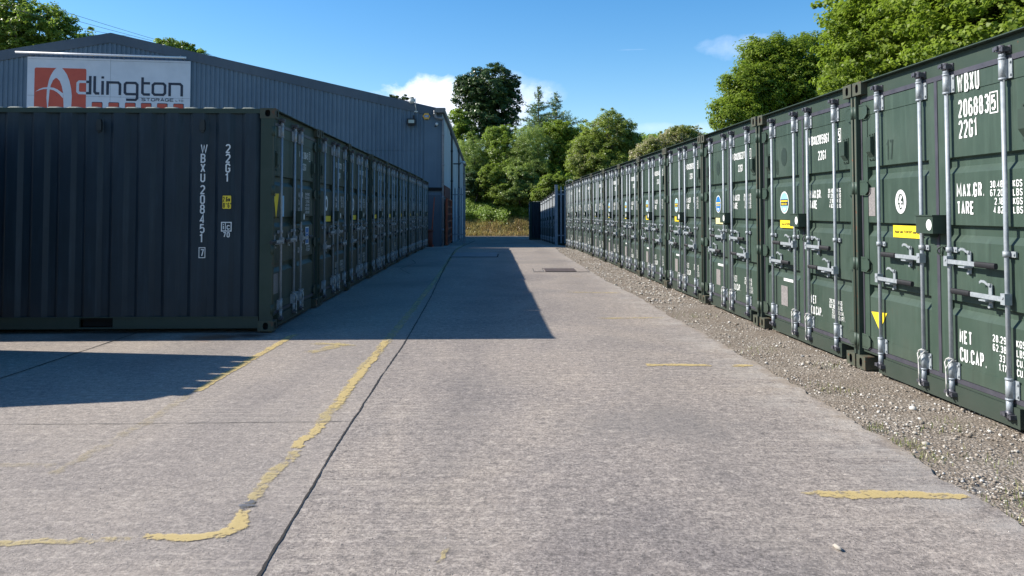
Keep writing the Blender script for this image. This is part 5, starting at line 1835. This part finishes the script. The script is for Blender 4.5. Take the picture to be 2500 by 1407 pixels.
e = empty('bullet_camera', sm_(12, 4.2, .1)); gi = Matrix.Translation(-Vector(e.location))
mb = MB(); mb.tube([sm_(11.6, 4.15, .05), sm_(11.6, 4.15, .45), sm_(11.6, 4.22, .5)], .035, 8); o = mb.build('arm', M['black'], e); o.data.transform(gi)
mb = MB(); mb.tube([sm_(11.4, 4.25, .45), sm_(11.4, 4.2, .75)], .07, 8); o = mb.build('body', M['plastic_white'], e); o.data.transform(gi)
tag(e, 'small camera on a dark arm projecting from the pale side wall', 'security camera')

# ------------------------------------------------------------------ palisade pieces
def pale(mb, x, y, z0, h, w_=.07, flat=False):
    pts = [(-w_ / 2, 0), (w_ / 2, 0), (w_ / 2, h - .10), (0, h), (-w_ / 2, h - .10)]
    b = len(mb.v)
    for px, pz in pts: mb.v.append((x + px, y - .015, z0 + pz))
    for px, pz in pts: mb.v.append((x + px, y + .0, z0 + pz))
    n = 5
    mb.face([b + i for i in range(n)]); mb.face([b + n + i for i in range(n)][::-1])
    for i in range(n): mb.face((b + i, b + n + i, b + n + (i + 1) % n, b + (i + 1) % n))
    mb.box(x - w_ / 2, x - w_ / 2 + .006, y - .032, y - .0155, z0, z0 + h - .12)


def palisade(x0, x1, y, n, h, post_x, label):
    e = empty('palisade_fence', ((x0 + x1) / 2, y, gz(y)))
    gi_ = Matrix.Translation(-Vector(e.location)); z0 = gz(y)
    for i in range(n):
        mb = MB(); pale(mb, x0 + (x1 - x0) * i / (n - 1), y, z0 + .08, h)
        o = mb.build('pale', M['palisade'], e); o.data.transform(gi_)
    mb = MB()
    for z in (.42, h - .35): mb.box(min(x0, post_x), max(x1, post_x), y + .002, y + .05, z0 + z, z0 + z + .05)
    o = mb.build('rail', M['palisade'], e); o.data.transform(gi_)
    mb = MB(); mb.box(post_x - .065, post_x + .065, y - .05, y + .07, z0, z0 + h + .12)
    o = mb.build('post', M['palisade'], e); o.data.transform(gi_)
    tag(e, label, 'fence', 'steel palisade fence panels')


palisade(-3.22, -2.72, 41.5, 4, 2.9, -2.56, 'galvanised palisade fence panel beside the warehouse')
palisade(2.30, 2.68, 36.4, 3, 2.70, 2.08, 'galvanised palisade fence panel with a broad post between the two right rows')
# coil of razor wire at the end of the row
mb = MB()
pts = [(2.45 + (.20 + .03 * math.sin(a * 1.7)) * math.cos(a) + .03 * a, 33.9 + .25 * a / 3, 2.62 + (.16 + .04 * math.sin(a * 2.3)) * math.sin(a)) for a in np.linspace(0, 18, 90)]
mb.tube(pts, .009, 5)
thing_mesh(mb, 'razor_wire_coil', [M['palisade']], 'loose coil of razor wire above the palisade post', 'wire coil')

# overhead cables
for k, (a, b) in enumerate([((77, 3), (362, 92)), ((100, 26), (336, 91)), ((180, 63), (255, 80))]):
    def at(px, py, d): return Vector(((px - 1250) / 1892 * d, d, 1.414 + (515 - py) / 1892 * d))
    da, db = 78, 100
    A_ = at(a[0], a[1], da); B_ = at(b[0], b[1], db); dv = B_ - A_
    A_ -= dv * 1.6; B_ += dv * 1.2
    mb = MB(); n = 24; pts = []
    for i in range(n + 1):
        t = i / n; p = A_.lerp(B_, t); p.z -= 0.5 * 4 * t * (1 - t) - .5; pts.append(p)
    mb.tube(pts, .022, 5)
    thing_mesh(mb, 'overhead_cable', [M['cable']], ['topmost overhead cable crossing the sky above the warehouse ridge', 'middle overhead cable crossing above the warehouse ridge', 'lowest overhead cable, just above the warehouse ridge'][k], 'cable', 'overhead cables behind the warehouse')

# ------------------------------------------------------------------ vegetation
def leaves_mesh(name, P, N, size, mt, parent, aspect=0.55, fold=0.25):
    """P centres (n,3), N unit normals, size (n,)"""
    n = len(P)
    rnd = rs.normal(size=(n, 3))
    T = np.cross(N, rnd); T /= np.linalg.norm(T, axis=1)[:, None] + 1e-9
    B = np.cross(N, T)
    s = size[:, None]
    v0 = P - T * s * .5; v2 = P + T * s * .5 - N * s * .12
    v1 = P + B * s * aspect * .5 + N * s * fold * .5; v3 = P - B * s * aspect * .5 + N * s * fold * .5
    V = np.stack([v0, v1, v2, v3], 1).reshape(-1, 3)
    F = (np.arange(n) * 4)[:, None] + np.array([[0, 1, 2, 3]])
    o = mesh_np(name, V, F, mt, 4)
    o.parent = parent
    return o


def tree(loc, blobs, mt, label, cat='tree', name='leafy_tree', leaf=.13, n_leaf=40000, clump=.42, group=None, trunk=.22, aspect=.6, sprig=0.25, seed=1, droop=0.0, zmin=None, trunk_top=None, limbs=14):
    """blobs: ellipsoids (cx,cy,cz,rx,ry,rz) in world space; leaves sit in clumps spread through the outer shell"""
    r = np.random.RandomState(seed)
    base = Vector(loc)
    e = empty(name, loc)
    B = np.array(blobs, float)
    area = (B[:, 3] * B[:, 4] * B[:, 5]) ** (2 / 3)
    C_, Nn, Rr = [], [], []
    per = 60
    n_cl = max(10, int(n_leaf / per))
    pick = r.choice(len(B), n_cl, p=area / area.sum())
    d = r.normal(size=(n_cl, 3)); d /= np.linalg.norm(d, axis=1)[:, None]
    rad = 1.0 - 0.55 * r.rand(n_cl) ** 1.8
    out = r.rand(n_cl) < sprig
    rad[out] *= 1 + r.rand(out.sum()) * .22
    ctr = B[pick, :3] + d * B[pick, 3:] * rad[:, None]
    # uneven outline
    ph1 = np.sin(d[:, 0] * 5 + seed) * np.sin(d[:, 2] * 6 + seed * 2) * .12 + np.sin(d[:, 1] * 9 + d[:, 2] * 7 + seed) * .07
    ctr = ctr + d * B[pick, 3:] * ph1[:, None]
    cr = clump * (0.6 + 0.8 * r.rand(n_cl)); cr[out] *= .65
    if zmin is not None:
        keep = ctr[:, 2] > zmin; ctr, d, cr = ctr[keep], d[keep], cr[keep]; n_cl = len(ctr)
    q = r.normal(size=(n_cl, per, 3)); q /= np.linalg.norm(q, axis=2)[:, :, None]
    q = q * (r.rand(n_cl, per, 1) ** (1 / 2.2))
    pos = ctr[:, None, :] + q * cr[:, None, None] * np.array([1, 1, .62])
    if droop: pos[:, :, 2] -= droop * (q[:, :, 0] ** 2 + q[:, :, 1] ** 2) * cr[:, None]
    nrm = d[:, None, :] * .5 + q * .6 + np.array([0, 0, .75]) + r.normal(size=q.shape) * .45
    nrm /= np.linalg.norm(nrm, axis=2)[:, :, None]
    P_ = pos.reshape(-1, 3) - np.array(base); N_ = nrm.reshape(-1, 3)
    sz = leaf * (0.6 + .7 * r.rand(len(P_)))
    leaves_mesh('crown', P_, N_, sz, mt, e, aspect)
    # trunk and limbs
    mb = MB()
    top = B[:, :3].mean(0) if trunk_top is None else np.array(trunk_top)
    tp = Vector(top) - base
    mid = tp * .5 + Vector((r.uniform(-.3, .3), r.uniform(-.3, .3), 0))
    mb.tube([(0, 0, -.3), mid * .5, mid, tp], [trunk * 1.2, trunk, trunk * .8, trunk * .35], 9)
    for i in range(min(limbs, n_cl)):
        c = Vector(ctr[r.randint(n_cl)]) - base
        t0 = r.uniform(.35, .95); s0 = mid.lerp(tp, t0)
        m_ = s0.lerp(c, .5) + Vector((0, 0, -.1 * (c - s0).length))
        mb.tube([s0, m_, c], [trunk * .35, trunk * .2, trunk * .06], 6)
    mb.build('trunk', M['bark'], e)
    tag(e, label, cat, group)
    return e


def at(px, py, d): return Vector(((px - 1250) / 1892 * d, d, 1.414 + (515 - py) / 1892 * d))


def blob(px, py, d, rx, rz, ry=None):
    p = at(px, py, d); k = d / 1892.0
    return (p.x, p.y, p.z, rx * k, (ry if ry else rx) * k, rz * k)


def T(px, d): 
    x = (px - 1250) / 1892 * d
    return (x, d, terrain(x, d))


TG = 'broadleaf trees round the storage yard'
# tall dark sycamore behind the lane
tree(T(1190, 97), [blob(1195, 215, 97, 62, 58), blob(1150, 235, 97, 42, 55), blob(1232, 262, 97, 38, 62), blob(1180, 290, 96, 55, 50), blob(1240, 215, 97, 30, 35), blob(1135, 205, 97, 24, 20)], M['leaf_dark'],
     'tall dark round-crowned tree rising behind the lane against the cloud', leaf=.24, n_leaf=60000, clump=.55, group=TG, trunk=.4, seed=3, sprig=.35, aspect=.7)
tree(T(1118, 92), [blob(1115, 300, 92, 30, 36), blob(1105, 350, 91, 26, 40), blob(1135, 345, 91, 30, 40)], M['leaf_mid'],
     'mid green tree close to the far corner of the warehouse roof', leaf=.26, n_leaf=14000, clump=.5, group=TG, seed=4)
# larch pair
def conifer(px, top, bot, d, w_, label, seed):
    r = np.random.RandomState(seed)
    loc = T(px, d); e = empty('conifer', loc); base = Vector(loc)
    zt_ = at(px, top, d).z; zb_ = at(px, bot, d).z; k = d / 1892
    mb = MB(); mb.tube([(0, 0, -.3), (0, 0, (zt_ - loc[2]) * .6), (0, 0, zt_ - loc[2])], [.16, .10, .015], 7); mb.build('trunk', M['bark'], e)
    P_ = []; mbb = MB()
    z = zt_ - .15
    while z > zb_:
        L = w_ * k * (.06 + .94 * ((zt_ - z) / (zt_ - zb_)) ** 1.15) * r.uniform(.3, 1.25)
        for j in range(5):
            a = r.uniform(0, 6.28)
            tip = Vector((math.cos(a) * L, math.sin(a) * L, z - loc[2] + L * .22))
            s0 = Vector((0, 0, z - loc[2]))
            mbb.tube([s0, s0.lerp(tip, .5) - Vector((0, 0, .05)), tip], [.025, .018, .006], 4, False)
            for t in np.linspace(.15, 1, max(3, int(L / .07))):
                for _ in range(2):
                    p = s0.lerp(tip, t); P_.append((p.x + r.normal(0, .11), p.y + r.normal(0, .11), p.z + r.normal(0, .09)))
        z -= .16 + r.uniform(0, .22)
    mbb.build('branches', M['bark'], e)
    P_ = np.array(P_); N_ = r.normal(size=P_.shape); N_ /= np.linalg.norm(N_, axis=1)[:, None]
    leaves_mesh('crown', P_, N_, .20 + .16 * r.rand(len(P_)), M['leaf_needle'], e, .28)
    tag(e, label, 'conifer tree', 'slender conifers on the bank')


conifer(1315, 210, 350, 90, 74, 'taller slender conifer with its tip against the sky on the bank', 5)
conifer(1358, 226, 350, 89, 84, 'shorter slender conifer with its spike right of the taller one', 6)
# shrubs and small trees of the bank
tree(T(1250, 98), [blob(1140, 400, 98, 60, 60), blob(1240, 360, 100, 60, 60), blob(1330, 350, 99, 70, 50), blob(1420, 350, 98, 60, 50), blob(1290, 420, 97, 90, 60), blob(1180, 430, 97, 60, 50)], M['leaf_mid'],
     'leafy thicket filling the background low behind the willows', 'thicket', 'thicket', leaf=.22, n_leaf=60000, clump=.5, seed=40)
tree(T(1280, 80), [blob(1268, 440, 80, 46, 42), blob(1245, 475, 79, 34, 24), blob(1295, 470, 79, 36, 26)], M['leaf_willow'],
     'rounded pale green bush spilling down the middle of the bank', 'bush', 'leafy_bush', leaf=.15, n_leaf=46000, clump=.34, trunk=.1, seed=42)
tree(T(1350, 78), [blob(1352, 455, 77, 34, 26), blob(1325, 475, 77, 26, 16)], M['leaf_lime'],
     'bright fresh green bush just above the far right containers', 'bush', 'leafy_bush', leaf=.18, n_leaf=22000, clump=.36, trunk=.1, seed=43)
tree(T(1190, 80), [blob(1200, 440, 80, 32, 40), blob(1225, 470, 79, 30, 22)], M['leaf_lime'], 'light green young tree in front of the dark shrub on the bank', leaf=.16, n_leaf=22000, clump=.36, group=TG, trunk=.1, seed=41)
tree(T(1165, 84), [blob(1150, 385, 84, 42, 50), blob(1185, 400, 84, 36, 62), blob(1140, 440, 83, 40, 45)], M['leaf_willow'],
     'pale grey-green willow behind the warehouse corner', leaf=.15, n_leaf=52000, clump=.40, group=TG, aspect=.35, seed=7, droop=.25)
tree(T(1150, 81), [blob(1150, 450, 81, 34, 32), blob(1195, 462, 81, 30, 22)], M['leaf_dark'],
     'low dark shrub under the grey-green willow', 'shrub', 'leafy_shrub', leaf=.17, n_leaf=16000, clump=.4, trunk=.08, seed=8)
tree(T(1230, 83), [blob(1225, 375, 83, 36, 55), blob(1240, 430, 82, 36, 50), blob(1215, 330, 84, 30, 22)], M['leaf_mid'],
     'bushy mid green tree in the middle of the bank', leaf=.17, n_leaf=42000, clump=.40, group=TG, seed=9)
tree(T(1300, 82), [blob(1300, 360, 82, 48, 58), blob(1305, 430, 81, 46, 52), blob(1270, 400, 82, 40, 50)], M['leaf_willow'],
     'broad grey-green bushy tree below the two conifers', leaf=.145, n_leaf=64000, clump=.40, group=TG, aspect=.35, seed=10, droop=.2)
tree(T(1365, 84), [blob(1360, 335, 84, 40, 40), blob(1375, 385, 83, 40, 48), blob(1345, 440, 81, 40, 40), blob(1390, 330, 84, 28, 26)], M['leaf_bright'],
     'fresh green tree left of the olive rounded tree', leaf=.19, n_leaf=42000, clump=.42, group=TG, seed=12)
tree(T(1330, 80), [blob(1330, 460, 80, 40, 26), blob(1365, 452, 78, 30, 30)], M['leaf_mid'], 'low green shrub on the bank above the far containers', 'shrub', 'leafy_shrub', leaf=.22, n_leaf=7000, clump=.4, trunk=.08, seed=13)
tree(T(1485, 66), [blob(1490, 330, 66, 66, 52), blob(1445, 370, 65, 52, 48), blob(1525, 365, 66, 44, 50), blob(1420, 400, 64, 34, 34), blob(1470, 405, 64, 60, 40)], M['leaf_olive'],
     'broad rounded olive green tree over the middle of the right row', leaf=.13, n_leaf=110000, clump=.36, group=TG, seed=14, droop=.15)
tree(T(1640, 54), [blob(1655, 350, 54, 52, 40), blob(1600, 372, 53, 48, 36), blob(1690, 345, 55, 30, 34), blob(1570, 395, 53, 32, 28)], M['leaf_haw'],
     'low hawthorn with cream blossom over the right row', leaf=.11, n_leaf=80000, clump=.28, group=TG, seed=15, droop=.2, sprig=.4)
tree(T(1900, 40), [blob(1905, 190, 40, 92, 100), blob(1835, 225, 39, 78, 72), blob(1975, 155, 41, 66, 78), blob(1950, 240, 40, 90, 80), blob(1800, 280, 38, 58, 46), blob(1860, 130, 40, 50, 42), blob(2040, 185, 40, 60, 80)], M['leaf_bright'],
     'large bright green round tree standing clear against the blue sky', leaf=.125, n_leaf=125000, clump=.38, group=TG, seed=16, trunk=.35, zmin=3.2, aspect=.7)
tree(T(2120, 27), [blob(2120, 110, 27, 84, 110), blob(2080, 210, 27, 60, 70), blob(2180, 180, 26, 90, 90), blob(2160, 20, 27, 90, 80), blob(2062, 165, 28, 40, 60)], M['leaf_lime'],
     'feathery light green ash between the round tree and the big-leaved one', leaf=.105, n_leaf=90000, clump=.32, group=TG, seed=17, trunk=.3, zmin=3.2, aspect=.3, droop=.35, sprig=.4)
tree((11.4, 18.3, terrain(11.4, 18.3)), [(11.2, 17.6, 6.6, 2.6, 2.6, 2.6), (9.9, 19.6, 5.6, 1.9, 1.9, 1.7), (10.6, 16.0, 5.2, 2.0, 2.0, 1.8), (12.5, 16.0, 7.2, 2.2, 2.2, 2.2), (10.9, 21.0, 7.0, 2.2, 2.2, 2.0)], M['leaf_bright'],
     'big-leaved green tree overhanging the nearest containers at the top right', leaf=.105, n_leaf=165000, clump=.30, group=TG, seed=18, trunk=.3, zmin=3.0, aspect=.8)
# behind the warehouse
tree(T(90, 64), [blob(60, 70, 64, 90, 80), blob(150, 95, 64, 62, 55), blob(10, 40, 64, 60, 60), blob(-60, 90, 64, 80, 90), blob(200, 112, 63, 30, 24), blob(45, 130, 64, 80, 40)], M['leaf_mid'],
     'tree with dense and open patches behind the left roof slope', leaf=.24, n_leaf=46000, clump=.5, group=TG, seed=19, trunk=.35, zmin=10)
tree((-31.5, 66, 0), [(-33.5, 66, 14.8, 1.0, 1, .7), (-32.4, 66, 14.3, .6, .6, .4)], M['leaf_mid'], 'small sprig of a treetop peeping over the left roof slope', leaf=.2, n_leaf=900, clump=.35, trunk=.1, seed=20, group='treetops peeping over the warehouse roof')
tree(T(430, 86), [blob(400, 118, 86, 36, 24), blob(445, 125, 86, 34, 22), blob(480, 135, 86, 24, 14)], M['leaf_mid'], 'treetop showing above the right roof slope near the sign', leaf=.24, n_leaf=9000, clump=.42, seed=21, trunk=.25, zmin=12, group='treetops peeping over the warehouse roof')
tree(T(980, 95), [blob(975, 236, 95, 22, 8), blob(998, 240, 95, 10, 5)], M['leaf_dark'], 'tiny treetop against the white cloud above the roof', leaf=.24, n_leaf=700, clump=.35, seed=22, trunk=.12, group='treetops peeping over the warehouse roof')

# bank cover
def scatter_leaves(name, n, fx, fy, mt, size, hgt, label, cat, aspect=.4, seed=1):
    r = np.random.RandomState(seed)
    x = fx(r, n); y = fy(r, n, x)
    z = np.array([terrain(a, b) for a, b in zip(x, y)])
    clump = .5 + .5 * np.sin(x * 1.7 + y * .9) * np.sin(x * .6 - y * 1.9)
    P_ = np.stack([x, y, z + hgt * r.rand(n) * (.72 + .28 * clump)], 1)
    N_ = r.normal(size=(n, 3)) * .5 + np.array([-.35, -.35, .8]); N_ /= np.linalg.norm(N_, axis=1)[:, None]
    o = leaves_mesh(name, P_, N_, size * (.5 + r.rand(n)), mt, None, aspect)
    return tag(o, label, cat, None, 'stuff')


scatter_leaves('bracken', 80000, lambda r, n: r.uniform(-6, 6.5, n), lambda r, n, x: 78.4 + 8 * r.rand(n) ** 1.3 + .35 * np.sin(x * 1.3) + .3 * np.sin(x * 3.1 + 1) + .35 * r.normal(size=n), M['bracken'], .20, 1.35,
               'bright green bracken covering the bank at the lane end', 'bracken', .35, 31)
scatter_leaves('bank_undergrowth', 60000, lambda r, n: r.uniform(-24, 34, n), lambda r, n, x: 84 + 26 * r.rand(n), M['leaf_mid'], .30, 1.6,
               'dense dark green undergrowth on the upper bank', 'undergrowth', .5, 32)
r_ = np.random.RandomState(33)
n = 26000
x = r_.uniform(-6.5, 6.5, n); y = 76.15 + .03 * x + 4.6 * r_.rand(n) ** .9
P = np.stack([x, y, [terrain(a, b) for a, b in zip(x, y)]], 1)
H = r_.uniform(.12, .5, n)
tag(blades('dry_grass', P, H, M['dry'], .9, .018), 'pale dry grass and stalks along the foot of the bank', 'dry grass', None, 'stuff')
# undergrowth on the rise behind the right row
r_ = np.random.RandomState(34)
n = 26000
x = r_.uniform(10.2, 22, n); y = r_.uniform(2, 75, n)
P = np.stack([x, y, np.array([terrain(a, b) for a, b in zip(x, y)]) + r_.rand(n) * 1.2], 1)
N_ = r_.normal(size=(n, 3)) * .6 + np.array([-.3, -.2, .8]); N_ /= np.linalg.norm(N_, axis=1)[:, None]
o = leaves_mesh('verge_undergrowth', P, N_, .22 + .2 * r_.rand(n), M['leaf_mid'], None, .5)
tag(o, 'green undergrowth on the rise behind the right row of containers', 'undergrowth', None, 'stuff')
